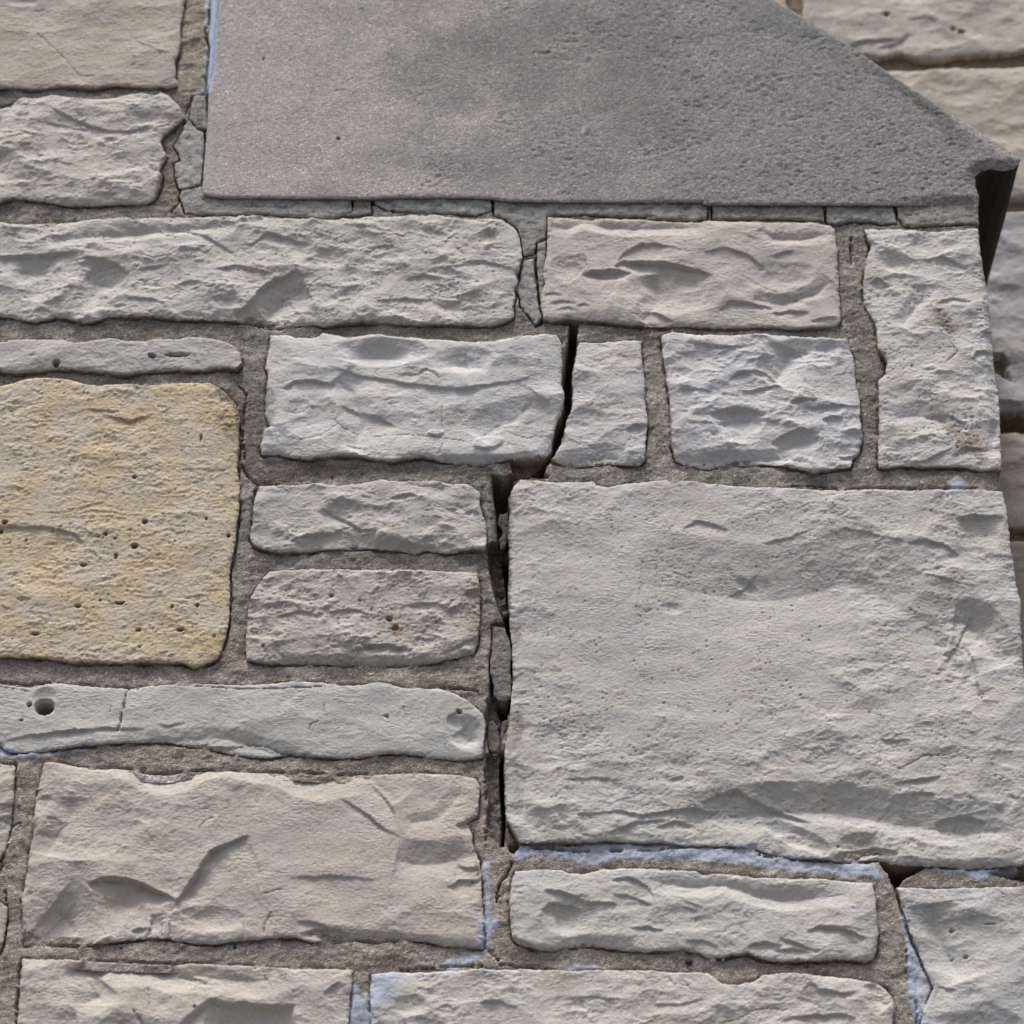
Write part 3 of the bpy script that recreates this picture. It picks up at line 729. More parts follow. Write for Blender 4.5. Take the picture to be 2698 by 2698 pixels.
stone('H 980 1157 1100 1142 1200 1147 1260 1167 1340 1167 1420 1142 1600 1140 1800 1142 I 0 1144 150 1147 260 1152 300 1167 420 1167 560 1187 700 1192 900 1192 1050 1207 1165 1214 1175 1280 1185 1400 1190 1480 1180 1560 1165 1600 1130 1612 1060 1602 980 1602 900 1607 800 1607 700 1612 600 1602 530 1572 480 1577 400 1587 330 1592 260 1562 180 1552 60 1557 0 1562 H 1600 1557 1500 1547 1400 1532 1340 1527 1250 1537 1150 1557 1080 1547 1000 1522 965 1490 955 1400 950 1300 965 1200',
 (208, 206, 201), (209, 205, 195), 'pale rippled stone directly under the blue smeared joint', '''
l 5 7 H 1130 1255 1200 1262 1270 1285 1330 1312
l 5 30 H 1115 1360 1150 1318 1240 1330 1320 1350
o 4 H 1260 1390 140 80
l 3.5 9 H 1470 1205 1560 1192 1650 1235 1690 1290
l 3 8 H 1340 1320 1420 1315 1500 1325
l 3 10 H 1480 1270 1560 1280 1680 1330
v .5 14 I 1070 1330 1000 1342 860 1352 700 1362 550 1332 400 1282 250 1292 100 1282 0 1247 H 1600 1215
l 2 6 I 180 1290 230 1320 300 1340
l 2 6 I 170 1320 220 1345 280 1360
l 6 8 I 820 1465 900 1440 1000 1452 1130 1500
l 2 5 I 900 1438 1000 1442 1105 1462
l 4 8 I 690 1500 760 1520 820 1545 900 1562
l 3.5 8 I 210 1505 300 1508 390 1545
l 3.5 8 I 520 1540 600 1520 700 1540
l 3 7 I 660 1560 760 1550 860 1570
l 4 7 H 960 1490 1010 1510 1060 1535
l 3 6 H 1560 1450 1650 1435 1740 1460
v .4 20 H 1100 1500 1250 1480 1400 1470 1600 1500
o 2.5 I 150 1400 260 60''', dict(rough=.55, bed=.5, big=.8, fine=.7, pillow=6), dict(staink=0))
stone('I 1285 1242 1350 1237 1500 1242 1700 1234 1932 1230 2200 1225 2200 2150 1400 2150 1410 1930 1425 1850 1475 1750 1450 1690 1400 1575 1345 1445 1312 1335',
 (204, 203, 202), (207, 204, 197), 'bluish white stone at the lower right corner with a blue smeared edge', '''
v .4 30 I 1480 1760 1450 1690 1400 1575 1345 1445 1320 1340
l 2.5 8 I 1490 1732 1560 1752 1590 1765
p 2 I 1568 1450 12 10
p 1.5 I 1572 1590 9 5
p 1.5 I 1640 1585 10 8
p 1.5 I 1760 1420 24 4
l 1.6 20 I 1560 1400 1700 1380 1850 1400
v .25 30 I 1400 1900 1600 1870 1900 1860
c .3 .8 I 1700 1850 1720 1900''', dict(rough=.6, bed=.35, pillow=3), dict(staink=.05))
stone('E 1010 800 1100 805 1200 812 1330 810 1370 800 1400 825 1450 835 1540 815 1640 810 1740 805 1932 812 F 420 827 560 837 700 842 860 847 1000 852 1300 852 1500 852 1700 852 1820 857 1840 930 1850 1020 1865 1150 1880 1230 1895 1330 1915 1430 1915 1560 1925 1650 1930 1750 1945 1932 I 1950 200 1960 600 1975 1110 1900 1122 1800 1127 1650 1132 1500 1122 1410 1120 1300 1117 1250 1107 1190 1087 1130 1092 1000 1097 900 1087 800 1087 700 1072 640 1062 560 1027 400 1017 200 1017 80 1002 0 1007 H 1600 1002 1450 997 1300 1007 1150 1002 1050 1007 1000 1002 970 960 940 900 930 800 925 700 925 620 930 520 950 400 960 280 970 150 965 0 E 955 1560 945 1400 950 1200 945 1050 955 950 945 900 975 830',
 (204, 202, 198), (206, 202, 194), 'largest pale grey block with a flat face to the right of the crack', '''
v .5 30 F 1590 1385 1700 1400 1820 1490 1940 1700
v .3 16 F 1490 1500 1560 1600 1640 1700 1720 1830
v .25 24 F 1560 1010 1680 980 1800 985
v .22 20 H 980 850 1060 830 1150 860
k 1.5 F 130 1240 150 100
k 1.5 F 790 1240 60 70
k 1.5 F 60 1440 90 60
k 1.4 F 420 1290 60 60
k 1.4 I 420 850 160 50
k 1.3 H 1250 420 200 90
v .16 70 F 0 1060 200 1080 400 1110 620 1130 800 1092 980 1045 1150 1080 1330 1140 1500 1250 1700 1320 1850 1400
l 3 8 F 190 1062 262 1010 340 1030 430 1058
l 2.5 8 F 600 1130 740 1100 860 1050
l 2 8 F 980 1045 1150 1075 1330 1128
l 4 14 F 1340 1130 1420 1110 1520 1130 1600 1180
l 5 24 F 1580 1000 1660 985 1760 985 1830 1000
o 2.5 F 1680 1200 160 60
l 2.5 8 F 1380 1270 1520 1300 1680 1340
o 3 F 520 1330 70 30 30
o 2 F 140 1450 60 30
l 3 8 F 430 1380 500 1350 580 1270
l 3 9 F 1640 740 1700 750
l 5 34 I 280 805 420 752 470 745 560 790 700 850 860 900
l 4 26 I -40 880 100 850 240 830 400 850
v .35 34 I 100 780 400 720 700 700 1000 700 1300 760 1600 800 1932 820
o 7 I 770 970 190 48 28
o 6 I 1100 1020 110 60
l 6 22 I 1480 900 1560 875 1640 872 1740 905
l 4 8 I 1280 712 1400 690 1510 672
l 3 8 I 1340 770 1420 755 1480 760
c .5 1.5 I 1290 640 1370 605 1420 568 1550 562
l 3 9 I 1200 480 1270 490 1340 490
l 4 26 I 1640 0 1680 90 1690 190 1730 300
v .5 20 I 900 1060 1100 1070 1300 1080 1600 1090 1900 1080
l 5 18 I 960 1080 1050 1040 1180 1030 1300 1060
l 3 12 I 1850 760 1900 790
o 3 H 1020 860 90 60
l 3 14 H 1300 870 1500 850 1700 880
l 3 10 H 1700 930 1790 900 1900 920
l 3 14 H 1460 960 1600 900 1750 890
l 2 7 H 1740 690 1840 672
l 2 7 H 1240 690 1400 680 1500 690
v .4 12 H 950 900 980 700 960 500 970 300''', dict(rough=.75, bed=.5, big=.8, fine=1.3, pillow=5, edge=2.2, pits=.1, calm='F 200 1500 880 700'), dict(staink=.03, brown=.2), .36)

for i, (ol, base, warm, label, feats, hk, ck, back) in enumerate(ST):
    P = wall_pts(ol); sd_ = 11+i*37
    ws = hk.pop('warp', (1.5, 9.0))
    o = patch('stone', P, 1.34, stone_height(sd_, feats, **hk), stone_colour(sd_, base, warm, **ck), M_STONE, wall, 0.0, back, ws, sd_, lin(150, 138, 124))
    if label: o['label'] = label

# ------------------------------------------------------------------ grey repair mortar, broken into pieces
RP = ['A 985 492 1048 482 1050 560 1062 652 1035 662 1000 646 964 600 975 530',
 'A 938 642 962 612 1000 656 1036 670 1038 740 1032 830 1022 938 920 962 907 956 893 900 888 832 918 815 908 775 886 745 903 712 932 662',
 'A 922 972 1024 948 1046 988 1140 1012 1300 1012 1500 1014 1700 1020 1786 1032 1790 1075 1722 1098 1660 1112 1600 1108 1500 1097 1390 1092 1310 1082 1200 1092 1060 1087 942 1085 928 1050 915 1000',
 'A 1800 1034 1886 1028 1890 1088 1840 1093 1740 1098 1796 1078',
 'B 262 1012 400 1010 680 1010 856 1022 858 1068 780 1094 740 1091 640 1082 500 1077 330 1067 264 1050',
 'B 872 1032 1100 1034 1400 1037 1932 1037 C 315 1047 322 1080 318 1110 250 1120 0 1108 B 1700 1101 1500 1096 1330 1091 1141 1094 1136 1180 1136 1210 1086 1230 1076 1286 1024 1300 1009 1210 994 1160 934 1113 874 1092',
 'B 1028 1324 1075 1314 1079 1400 1092 1500 1102 1570 1115 1618 1086 1648 1044 1598 1010 1558 1005 1500 983 1475 1005 1440 1010 1380',
 'C 345 1052 600 1052 900 1052 912 1080 915 1122 700 1112 500 1112 350 1112',
 'C 928 1057 1262 1057 1278 1100 1284 1136 1210 1142 1150 1123 1100 1128 1050 1123 975 1142 928 1128',
 'C 1284 1060 1450 1057 1698 1047 1703 1136 1500 1142 1322 1150 1298 1110',
 'B 1096 1240 1136 1222 1132 1300 1126 1400 1124 1500 1108 1530 1096 1400 1092 1300',
 'E 866 1542 922 1546 944 1600 966 1680 953 1760 961 1830 958 1905 940 1927 895 1922 872 1895 874 1850 854 1790 853 1720 866 1640',
 'E 900 975 944 965 946 1060 930 1150 905 1160 900 1100 922 1070 890 1020',
 'E 915 1470 948 1462 946 1490 922 1496',
 'H 912 395 938 380 936 430 908 500 905 450',
 'H 842 400 868 385 890 420 905 500 900 560 850 540 838 470']
RCOL = [(160,159,155), (182,182,180), (172,172,169), (152,149,142), (172,173,170), (162,162,158), (172,172,170), (146,144,137), (152,151,149), (164,160,148), (166,163,156), (140,138,131), (104,100,96), (130,126,120), (130,124,116), (130,120,110)]
def rep_height(seed, off):
    def f(x, y, d):
        h = off + 1.2*fbm(x/18, y/14, seed, 3) + .45*fbm(x/5, y/4, seed+3, 4, .7) - 1.2*np.exp(-(d/.8)**1.2)
        h -= 1.3*smooth(fbm(x/8, y/5, seed+5, 4, .65), .3, .6)
        h -= 1.2*np.exp(-(np.abs(perlin(x/26, y/18, seed+7))/.02)**2)*smooth(perlin(x/40, y/40, seed+8), .0, .25)
        return h
    return f
def rep_colour(seed, base):
    b = lin(*base)
    def f(x, y, d, h, pm):
        k = smooth(fbm(x/18, y/9, seed, 4, .65), -.1, .4)[:, None]*.65
        c = b*(1+.16*fbm(x/7, y/5, seed+3, 4))[:, None]; c = c*(1-k)+lin(100, 98, 92)*k
        k = smooth(fbm(x/9, y/5, seed+13, 3, .6), .2, .5)[:, None]*.45
        c = c*(1-k)+lin(190, 193, 196)*k
        return apply_stains_and_shade(x, y, c)
    return f
REP_P = []
for i, (t, c) in enumerate(zip(RP, RCOL)):
    off = -3.5 if i < 11 else (-7 if i == 11 else -14)
    if i in (2, 3, 4, 5, 7, 8, 9): t = raise_top(t)
    P = wall_pts(t, -off/1000.0); REP_P.append(P)
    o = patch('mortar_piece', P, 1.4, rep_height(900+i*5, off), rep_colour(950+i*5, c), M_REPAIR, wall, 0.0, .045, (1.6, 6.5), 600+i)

# ------------------------------------------------------------------ the mortar bed with its cracks and open gaps
WALL_OUT = 'A -230 -230 1500 -230 1500 900 C 1660 1030 1690 1170 1700 1350 1728 1500 1745 1650 1762 1800 F 1765 200 1785 330 1800 500 1806 700 1806 850 1830 1000 1850 1200 1880 1400 1900 1600 1915 1932 I 1935 600 1960 1110 2220 1150 2220 2160 A -230 5400'
VOIDS = [('E 955 700 1060 705 1130 685 1165 650 1125 790 1060 798 985 802 962 770', 14), ('E 950 782 1120 770 1160 796 1010 806 955 818', 40), ('B 1060 1640 1090 1650 1125 1618 1140 1630 1260 1648 1250 1662 1130 1650 1085 1672', 35),
 ('E 1262 -10 1300 -10 1296 60 1290 150 1270 260 1272 350 1268 430 1235 520 1210 620 1165 700 1120 775 1090 800 1060 770 1100 730 1165 660 1180 560 1200 500 1232 400 1222 300 1236 180 1252 90', 95),
 ('B 1110 1625 1260 1628 1300 1635 1300 1670 1262 1668 1240 1650 1120 1645', 30),
 ('E 862 790 955 800 980 830 950 900 950 1000 952 1180 950 1350 958 1500 965 1640 968 1700 955 1760 962 1850 960 1990 930 2010 850 1920 852 1700 880 1545 925 1540 900 1470 868 1380 850 1280 838 1215 838 1140 890 1130 880 1010 870 900', 26),
 ('E 950 1180 952 1350 960 1500 968 1640 968 1700 962 1850 955 1990 940 1940 952 1760 962 1690 945 1600 930 1500 936 1400 925 1280 905 1180 925 1160', 80),
 ('H 925 240 958 240 950 330 935 390 920 400 880 290', 80),
 ('H 838 280 925 280 935 390 915 400 900 560 845 560 832 450', 20), ('H 834 575 912 560 908 700 916 850 908 960 836 940 846 800 830 680', 9),
 ('H 904 555 936 555 928 700 934 850 930 960 922 1040 906 1035 912 900 900 750 900 640', 75),
 ('I 1170 1075 1260 1105 1420 1120 1420 1148 1370 1175 1320 1200 1282 1245 1262 1230 1240 1180 1200 1120', 80),
 ('I 1740 1165 1820 1160 1932 1150 2100 1140 2100 1200 1932 1210 1840 1195', 70),
 ('H 945 1030 1000 1010 1000 1040 975 1070 950 1060', 22),
 ('E 866 795 965 800 956 900 950 965 880 965 870 900', 60),
 ('A 640 1850 700 1860 690 1890 650 1890', 0)]
CRACKS = '''
c .8 12 A 1068 -40 1070 60 1062 130 1046 160 1050 200 1066 245 1058 330 1048 400 1046 470
c .5 8 A 980 500 950 570 935 640
c .6 8 A 912 1010 905 1050 870 1085
c .55 7 D 1220 330 1255 370 1245 450 1235 540 1238 620 1245 680 1235 740 1260 790 1310 826 1290 900 1282 1000
c .6 8 D 1225 1010 1205 1100 1190 1200 1172 1300 1182 1400 1165 1500 1160 1600 1130 1680
c .4 5 D 1310 826 1420 828
c .6 8 G 78 612 66 740 66 800 58 880 32 1000 14 1100 8 1180
c .4 5 G 60 935 110 915
c .6 8 G 26 1240 38 1350 26 1450 8 1560
c .8 10 G 112 1600 98 1700 92 1800 82 1932
c .5 6 H 820 620 828 720 832 800
c .45 6 H 826 950 828 1030
c .8 10 H 962 1120 945 1170 905 1220 890 1280 884 1320
c .5 6 H 836 1555 870 1590 895 1615 905 1640
c .5 6 H 826 1480 828 1555
c .5 6 H 400 1662 600 1650 820 1642
c .5 6 H 900 1638 1080 1650 1180 1655
c 1.3 14 H 1060 1035 1100 1040 1150 1036
c 1.3 14 H 1170 1040 1260 1052 1355 1058
c 1.3 14 H 1465 1048 1520 1052
c .5 8 H 1610 1056 1665 1052
c .5 8 H 1710 1050 1770 1038 1830 1040
c .5 8 I 0 1055 30 1055
c .5 8 I 75 1050 140 1038 190 1040
c .5 8 I 585 1075 650 1088
c .5 6 I 1440 1138 1490 1132 1530 1140
c .6 8 I 1270 1230 1295 1290 1302 1340
c .4 5 I 1318 1500 1335 1600 1330 1680
c .6 6 I 1380 1820 1385 1932
c .5 6 H 240 1690 236 1760 240 1880
c .6 8 C 1055 1190 1048 1260 1052 1350
c .5 6 F 1055 740 1060 720
c .6 7 F 740 838 900 842 1000 850 1200 846 1400 850 1550 848 1700 848
c .8 8 A 1730 1090 1600 1118 1500 1105
c .6 7 G 0 195 150 212 280 192
c .6 8 H 600 225 700 235 790 245'''
STP = [wall_pts(s[0]) for s in ST]
VP = [(wall_pts(t, .010), d) for t, d in VOIDS]
_cache = {}
def mortar_fields(x, y):
    """distance into the nearest stone, distance into the nearest repair piece"""
    s = np.full(x.shape, -99.0); r = np.full(x.shape, -99.0)
    for P, arr, m in [(p, s, 14) for p in STP]+[(p, r, 4) for p in REP_P]:
        lo = P.min(0)-m; hi = P.max(0)+m
        I = np.where((x > lo[0]) & (x < hi[0]) & (y > lo[1]) & (y < hi[1]))
        if len(I[0]): arr[I] = np.maximum(arr[I], poly_sdf(x[I], y[I], P))
    return s, r
def mortar_height(x, y, d):
    s, r = mortar_fields(x, y)
    h = -5.6 + 2.0*smooth(y, -80, -330)*smooth(x, 60, -60) + 1.9*fbm(x/30, y/18, 301, 4, .55) + .9*fbm(x/7, y/5, 311, 3, .6) + .6*fbm(x/2.6, y/2.6, 321, 2, .7)
    h += 2.4*fbm(x/70, y/50, 331, 3)
    h += 1.3*np.exp(-np.clip(-s, 0, 50)/2.5)*fbm(x/12, y/12, 341, 3)
    h -= 7*np.exp(-((s+.8)/.75)**2)*smooth(fbm(x/22, y/22, 351, 3), -.25, .05)
    h -= 2.5*np.exp(np.minimum(s, 0)/3.5)*smooth(fbm(x/28, y/28, 353, 3), .1, -.3)
    h -= 22*smooth(r, -1.9, -.5)
    h, _ = apply_features(x, y, h, CRACKS, .008, 5)
    for P, dp in VP:
        m = 8; lo = P.min(0)-m; hi = P.max(0)+m
        I = np.where((x > lo[0]) & (x < hi[0]) & (y > lo[1]) & (y < hi[1]))
        if dp and len(I[0]):
            q = poly_sdf(x[I]+1.2*fbm(x[I]/6, y[I]/6, 361, 3), y[I], P)
            h[I] = np.minimum(h[I], -8-dp*smooth(q, -.4, 1.8)*(.85+.3*fbm(x[I]/8, y[I]/8, 371, 3)) + (q < -.4)*100)
    return h
def mortar_colour(x, y, d, h, pm):
    k = smooth(fbm(x/60, y/45, 401, 4, .55), -.3, .35)[:, None]
    c = lin(134, 131, 124)*(1-k)+lin(164, 160, 153)*k
    lo = smooth(y, -60, -300)[:, None]*.55; c = c*(1-lo)+lin(176, 165, 154)*lo
    c = c*(1+.22*fbm(x/10, y/5, 411, 4, .65))[:, None]
    k = smooth(fbm(x/34, y/20, 413, 4, .6), .1, .45)[:, None]*.55; c = c*(1-k)+lin(182, 176, 166)*k
    k = smooth(fbm(x/44, y/30, 415, 4, .6), .12, .5)[:, None]*.5; c = c*(1-k)+lin(146, 132, 114)*k
    k = smooth(fbm(x/16, y/9, 421, 4, .6), .15, .5)[:, None]*.5
    c = c*(1-k)+lin(98, 92, 85)*k
    q, r = cells(x/4.2, y/4.2, 3); s = (smooth(q, .34, .2)*(r > .93))[:, None]*.8; c = c*(1-s)+lin(206, 200, 188)*s
    q, r = cells(x/6.5, y/6.5, 5); s = (smooth(q, .22, .12)*(r > .9))[:, None]*.75; c = c*(1-s)+lin(120, 70, 52)*s
    return apply_stains_and_shade(x, y, c)
def mortar_keep(X, Y):
    s = np.full(X.shape, -99.0)
    for P in STP:
        lo = P.min(0); hi = P.max(0)
        I = np.where((X > lo[0]) & (X < hi[0]) & (Y > lo[1]) & (Y < hi[1]))
        if len(I[0]): s[I] = np.maximum(s[I], poly_sdf(X[I], Y[I], P))
    return s < 9.0
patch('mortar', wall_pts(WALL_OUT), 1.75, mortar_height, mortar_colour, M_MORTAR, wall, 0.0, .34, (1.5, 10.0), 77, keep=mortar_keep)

# ------------------------------------------------------------------ pebbles caught in the mortar
PEB = [('H 1865 1618', 18, 15, (62, 62, 64)), ('I 348 1612', 16, 12, (206, 196, 178)), ('G 617 1550', 11, 10, (40, 42, 52)), ('G 725 1548', 13, 11, (190, 160, 120)),
 ('G 735 1588', 14, 9, (120, 92, 80)), ('G 1195 1546', 10, 10, (52, 46, 44)), ('G 1437 1548', 13, 9, (160, 120, 88)), ('G 540 155', 11, 11, (200, 142, 104)), ('G 1225 122', 8, 8, (44, 46, 52)),
 ('G 885 1590', 15, 9, (198, 176, 150)), ('G 790 622', 10, 18, (182, 170, 156)), ('G 735 550', 12, 9, (104, 78, 66)), ('G 900 533', 10, 9, (60, 52, 48)),
 ('F 1138 745', 13, 9, (214, 208, 196)), ('F 1412 820', 8, 8, (196, 196, 200)), ('D 1690 786', 8, 8, (126, 62, 50)), ('G 1895 155', 15, 8, (196, 182, 158)), ('I 820 1632', 13, 15, (120, 84, 58)),
 ('I 400 1605', 9, 9, (200, 196, 188)), ('E 245 1797', 15, 9, (198, 184, 158)), ('E 735 786', 12, 8, (170, 150, 120)), ('H 1785 1580', 9, 8, (190, 160, 110)), ('G 60 1895', 9, 9, (60, 62, 70))]
def pebble(txt, rx, ry, rgb, seed):
    c = wall_pts(txt, .007)[0]; V = []; n, k = 10, 6
    rs = np.random.RandomState(seed)
    for j in range(k+1):
        th = math.pi*j/k
        for i in range(n):
            a = 2*math.pi*i/n; q = 1+.13*(rs.rand()-.5)*2*math.sin(th)
            V.append(((c[0]+math.cos(a)*math.sin(th)*rx*KU*q)/1000, .006-math.cos(th)*min(rx, ry)*KU/1000, ZC+(c[1]+math.sin(a)*math.sin(th)*ry*KV*q)/1000))
    Q = [[j*n+i, (j+1)*n+i, (j+1)*n+(i+1)%n, j*n+(i+1)%n] for j in range(k) for i in range(n)]
    mesh_from('pebble', np.array(V), np.array(Q), np.tile(lin(*rgb), (len(V), 1)), M_PEB, wall)
for i, (t, rx, ry, c) in enumerate(PEB): pebble(t, rx, ry, c, i)

# ------------------------------------------------------------------ the grey coping slab
CAP = 'A 1150 -620 1130 -300 1118 -60 1112 60 1100 150 1088 350 1062 480 1056 640 1042 800 1030 960 1036 990 1070 1000 1140 1006 1250 1008 B 0 1012 200 1014 400 1006 680 1006 860 1012 950 1026 1100 1028 1400 1030 1932 1030 C 300 1042 800 1044 1200 1046 1640 1040 1703 1030 1706 990 1688 940 1686 890 1712 862 1760 850 1830 862 1880 850 1905 830 1917 800 1860 755 1700 655 1500 527 1300 405 1100 268 950 175 800 84 640 -8 400 -150 150 -300 -420 -620'
def cap_height(x, y, d):
    rgh = smooth(.8*fbm(x/110, y/90, 501, 4, .6)+.0011*(x+20), -.2, .5)
    h = 1.5 - 1.3*np.exp(-(d/1.2)**1.2) + 1.2*fbm(x/90, y/70, 503, 3) + (.25+.75*rgh)*fbm(x/7, y/5.5, 505, 4, .75) + (.25+.3*rgh)*fbm(x/2.6, y/2.3, 507, 2, .8)
    q, r = cells(x/5.5, y/4.4, 6); h -= rgh*1.6*smooth(q, .45, .15)*(r > .72)*smooth(fbm(x/30, y/22, 509, 2), -.1, .3)
    q, r = cells(x/11+4, y/6, 8); h -= rgh*1.1*smooth(q, .6, .2)*(r > .6)*smooth(fbm(x/26, y/20, 512, 2), .0, .3)
    h -= 5*smooth(d, 15, 0)*smooth(x, 430, 560)
    h, pm = apply_features(x, y, h, 'p 4 A 1723 708 8 8\np 3 A 1341 303 6 6\nr 1 B 1330 670 18 34 25\nr .8 B 1250 720 9 22\nr 1 B 1350 295 16 10\nr .8 B 1890 575 26 9', 0, 9)
    return h, pm
def cap_colour(x, y, d, h, pm):
    k = smooth(.6*fbm(x/120, y/90, 511, 4, .55)+.0016*x+.1, -.4, .4)[:, None]
    c = lin(190, 186, 183)*(1-k)+lin(160, 157, 157)*k
    c = c*(1+.09*fbm(x/16, y/12, 513, 6, .75))[:, None]
    k = smooth(fbm(x/10, y/5, 519, 4, .7), .2, .6)[:, None]*.4; c = c*(1-k)+lin(110, 102, 98)*k
    q, r = cells(x/9, y/7, 9); s = (smooth(q, .22, .1)*(r > .93))[:, None]*.6; c = c*(1-s)+lin(186, 186, 190)*s
    for t, a in (('B 1330 670', (3.4, 8)), ('B 1250 720', (2, 5)), ('B 1350 295', (3.5, 2.6)), ('B 1890 575', (6, 2.4))):
        q = wall_pts(t)[0]; s = smooth(((x-q[0])/a[0])**2+((y-q[1])/a[1])**2, 1.3, .4)[:, None]*.75; c = c*(1-s)+lin(186, 188, 196)*s
    k = smooth(fbm(x/7, y/4.5, 523, 5, .75)+.0006*x, .25, .7)[:, None]*.5; c = c*(1-k)+lin(104, 98, 94)*k
    k = smooth(fbm(x/8, y/6, 527, 5, .75)+.0005*x, .3, .7)[:, None]*.35; c = c*(1-k)+lin(186, 184, 184)*k
    p = pm[:, None]*.8; c = c*(1-p)+lin(60, 56, 54)*p
    return apply_stains_and_shade(x, y, c)
cap = patch('coping_stone', wall_pts(CAP), 1.9, cap_height, cap_colour, M_CAP, None, 0.0, .345, (.6, 7.0), 88, lin(68, 60, 53))  # dark side colour paints shade onto the slab's underside
cap['label'] = 'smooth grey cast stone slab with a sloping right edge above the limestone wall'; cap['category'] = 'coping stone'
bl = 'A 1074 -200 1122 -200 1118 -60 1110 60 1100 150 1090 330 1074 440 1058 472 1056 440 1064 330 1070 245 1062 200 1072 120'
o = patch('sealant_bead', wall_pts(bl), 1.5, lambda x, y, d: 1.9-2.5*np.exp(-(d/1.6))+.35*fbm(x/6, y/12, 3, 3),
    lambda x, y, d, h, pm: np.tile(lin(188, 202, 226), (len(x), 1))*(1+.09*fbm(x/6, y/10, 61, 4))[:, None], material('sealant', .05, .12, 500, rough=.7), wall, 0.0, .03, (.7, 8.0), 93)
o['label'] = 'pale blue strip of sealant down the left side of the grey slab'

# ------------------------------------------------------------------ rear wall, set back in the corner
RY = 0.350
RS = [('C 560 -300 700 -300 716 -60 720 20 740 60 700 80 560 40', (196, 184, 168), None, ''),
 ('C 800 -300 2300 -300 2300 240 1932 252 1880 268 1750 272 1600 280 1520 300 1400 300 1300 268 1200 290 1100 272 900 200 800 100 810 20', (206, 200, 188), (200, 194, 182), '''
p 7 C 1232 78 16 14
p 5 C 1570 150 18 12
p 5 C 1612 165 22 14
l 5 12 C 1020 250 1100 212 1200 205 1280 200
l 4 14 C 1180 250 1280 220 1350 170
l 2.5 12 C 1330 110 1420 90 1500 110'''),
 ('C 1000 350 1400 360 1600 348 1932 342 2300 340 2300 1000 1932 1008 1700 1010 1000 1000', (196, 186, 172), (198, 190, 178), 'c .5 2 C 1900 660 1950 650 2000 655'),
 ('C 1560 1080 1860 1082 1932 1080 2300 1080 2300 2080 1932 2090 1500 2080', (178, 176, 178), (184, 180, 178), 'l 8 22 C 1770 1810 1820 1820 1870 1860\nf 14 3 C 1760 1800 1830 1810 1870 1950 1760 1880\nl 6 30 C 1740 2040 1932 2060'),
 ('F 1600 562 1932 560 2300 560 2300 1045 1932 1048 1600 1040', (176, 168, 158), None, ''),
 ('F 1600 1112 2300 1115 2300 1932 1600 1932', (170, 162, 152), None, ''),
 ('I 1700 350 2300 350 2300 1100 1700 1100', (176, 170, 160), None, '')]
_s = STAINS_AND_SHADE; 
def rear_build():
    global STAINS_AND_SHADE
    STAINS_AND_SHADE = []
    for i, (t, b, wm, fe) in enumerate(RS):
        o = patch('stone', wall_pts(t, RY), 2.5, stone_height(700+i*31, fe, rough=.7, bed=.5, big=.9, pillow=6, dep=RY), stone_colour(700+i*31, b, wm, staink=0), M_STONE, rear, RY, RY+.06, (2.5, 14), 710+i)
    def mh(x, y, d): return -12+2*fbm(x/20, y/12, 801, 4)+1*fbm(x/5, y/5, 803, 3)
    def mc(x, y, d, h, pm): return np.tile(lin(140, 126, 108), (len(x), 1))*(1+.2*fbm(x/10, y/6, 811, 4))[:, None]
    def gap(x, y, d):
        h = mh(x, y, d); P = wall_pts('F 1500 455 2300 455 2300 555 1500 555', RY)
        return h-40*smooth(poly_sdf(x, y, P), -2, 4)
    P = wall_pts('C 300 -320 2320 -320 I 2320 1120 C 300 5400', RY)
    P[2][1] = P[3][1]
    patch('mortar', P, 3.0, gap, mc, M_MORTAR, rear, RY, RY+.2, (1, 10), 820)
rear_build()

# ------------------------------------------------------------------ the walls go on beyond the photograph, in plainer stones
def box(name, x0, x1, y0, y1, z0, z1, mat, parent, rgb):
    V = np.array([(x/1000, y, ZC+z/1000) for z in (z0, z1) for y in (y0, y1) for x in (x0, x1)])
    Q = np.array([(0, 1, 5, 4), (3, 2, 6, 7), (2, 0, 4, 6), (1, 3, 7, 5), (4, 5, 7, 6), (2, 3, 1, 0)])
    o = mesh_from(name, V, Q, np.tile(lin(*rgb), (8, 1)), mat, parent); o.data.polygons.foreach_set('use_smooth', [False]*6); return o
def courses(x0, x1, z0, z1, yy, parent, seed):
    rs = np.random.RandomState(seed); z = z0; n = 0
    while z < z1-40:
        hh = min(rs.uniform(90, 170), z1-z); x = x0
        while x < x1-60:
            ww = min(rs.uniform(180, 420), x1-x)
            if x1-x-ww < 90: ww = x1-x
            P = np.array([(x+7, z+7), (x+ww-7, z+7), (x+ww-7, z+hh-7), (x+7, z+hh-7)])+rs.uniform(-3, 3, (4, 2))
            b = 198+rs.uniform(-8, 10); wm = rs.uniform(2, 14); n += 1
            patch('stone', P, 6.0, stone_height(seed+n*3, rough=.8, bed=.5), stone_colour(seed+n*3, (b, b-2, b-wm*.5), (b, b-wm*.5, b-wm)), M_STONE, parent, yy, yy+.05, (2, 30), seed+n)
            x += ww
        z += hh
u_left = wall_pts('A -220 1000')[0][0]-2; v_bot = wall_pts('G -220 2120')[0][1]; u_right = wall_pts('I 2190 2000')[0][0]
STAINS_AND_SHADE = []
courses(-1500, u_left-6, -1250, 1000, 0.0, wall, 3000)
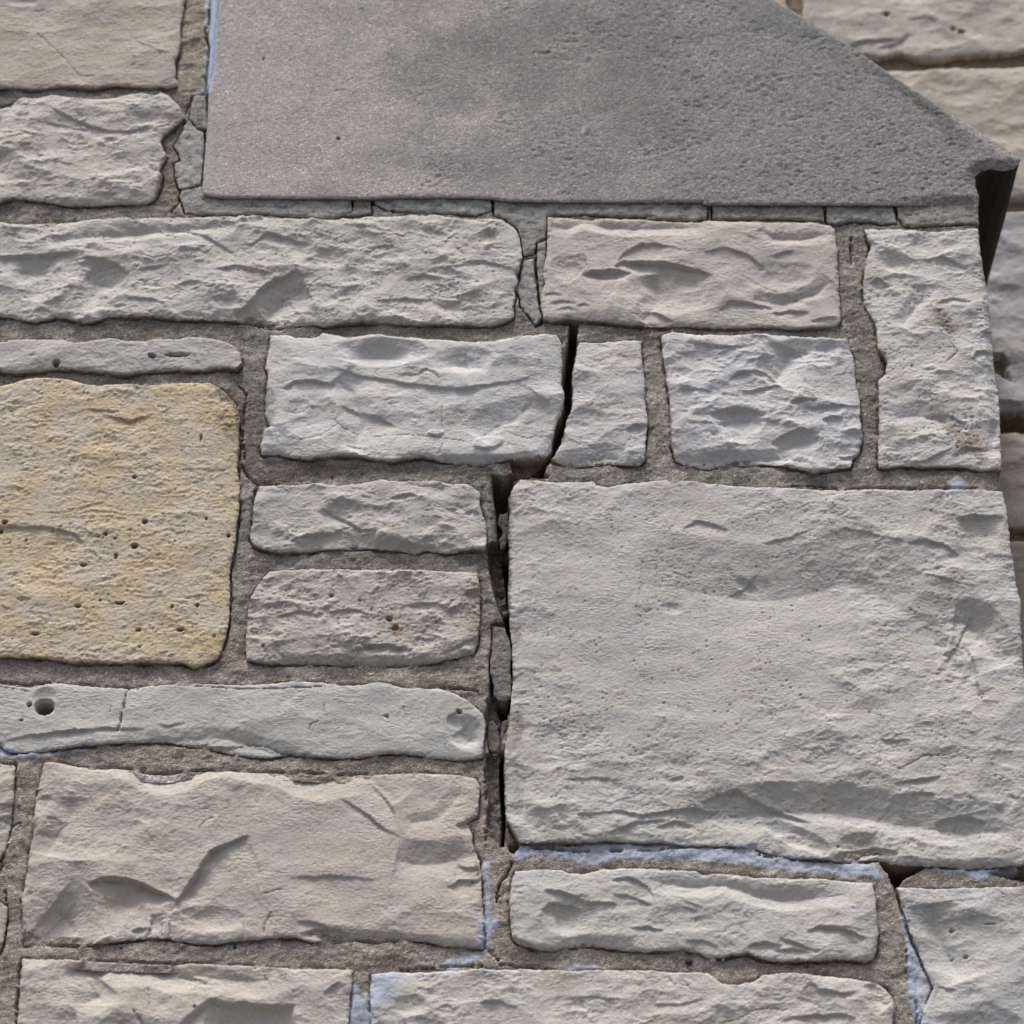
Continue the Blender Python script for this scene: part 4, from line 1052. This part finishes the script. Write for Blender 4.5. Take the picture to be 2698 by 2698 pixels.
v_top = wall_pts('A 400 -220')[0][1]
courses(u_left-6, wall_pts('A 1110 -400')[0][0]-4, v_top+4, v_top+420, 0.0, wall, 6000)
box('mortar', u_left-5.5, wall_pts('A 1110 -400')[0][0]-4, .0075, .34, v_top+2, v_top+425, M_MORTAR, wall, (150, 144, 135))
courses(u_left-6, u_right, -1250, v_bot-4, 0.0, wall, 4000)
box('mortar', -1550, u_left-6, .0075, .34, -3200, 1020, M_MORTAR, wall, (150, 144, 135))
box('mortar', u_left-5.5, u_right, .0075, .34, -3200, v_bot-14, M_MORTAR, wall, (150, 144, 135))
ur = wall_pts('C 2300 1000', RY)[0][0]
vr = wall_pts('C 1000 -300', RY)[0][1]
courses(0, ur, vr+4, vr+420, RY, rear, 7000)
box('mortar', 0, ur+9, RY+.01, RY+.2, vr+14, vr+424, M_MORTAR, rear, (140, 126, 108))
courses(ur+4, ur+900, -1250, 760, RY, rear, 5000)
box('mortar', ur+10, ur+930, RY+.01, RY+.2, -3200, 800, M_MORTAR, rear, (140, 126, 108))

# ------------------------------------------------------------------ ground
me = bpy.data.meshes.new('ground'); R = 240
me.from_pydata([(-R, -R, 0), (R, -R, 0), (R, R, 0), (-R, R, 0)], [], [(0, 1, 2, 3)])
gm = bpy.data.materials.new('paving_ground'); gm.use_nodes = True
gn = gm.node_tree.nodes; n1 = gn.new('ShaderNodeTexNoise'); n1.inputs['Scale'].default_value = 6
cr = gn.new('ShaderNodeValToRGB'); cr.color_ramp.elements[0].color = (.05, .05, .047, 1); cr.color_ramp.elements[1].color = (.11, .105, .1, 1)
gm.node_tree.links.new(n1.outputs['Fac'], cr.inputs[0]); gm.node_tree.links.new(cr.outputs[0], gn['Principled BSDF'].inputs['Base Color'])
gn['Principled BSDF'].inputs['Roughness'].default_value = .95
me.materials.append(gm); g = link(bpy.data.objects.new('ground', me)); g['kind'] = 'structure'
tri = sum(len(o.data.polygons)*2 for o in bpy.data.objects if o.type == 'MESH'); print('triangles', tri)
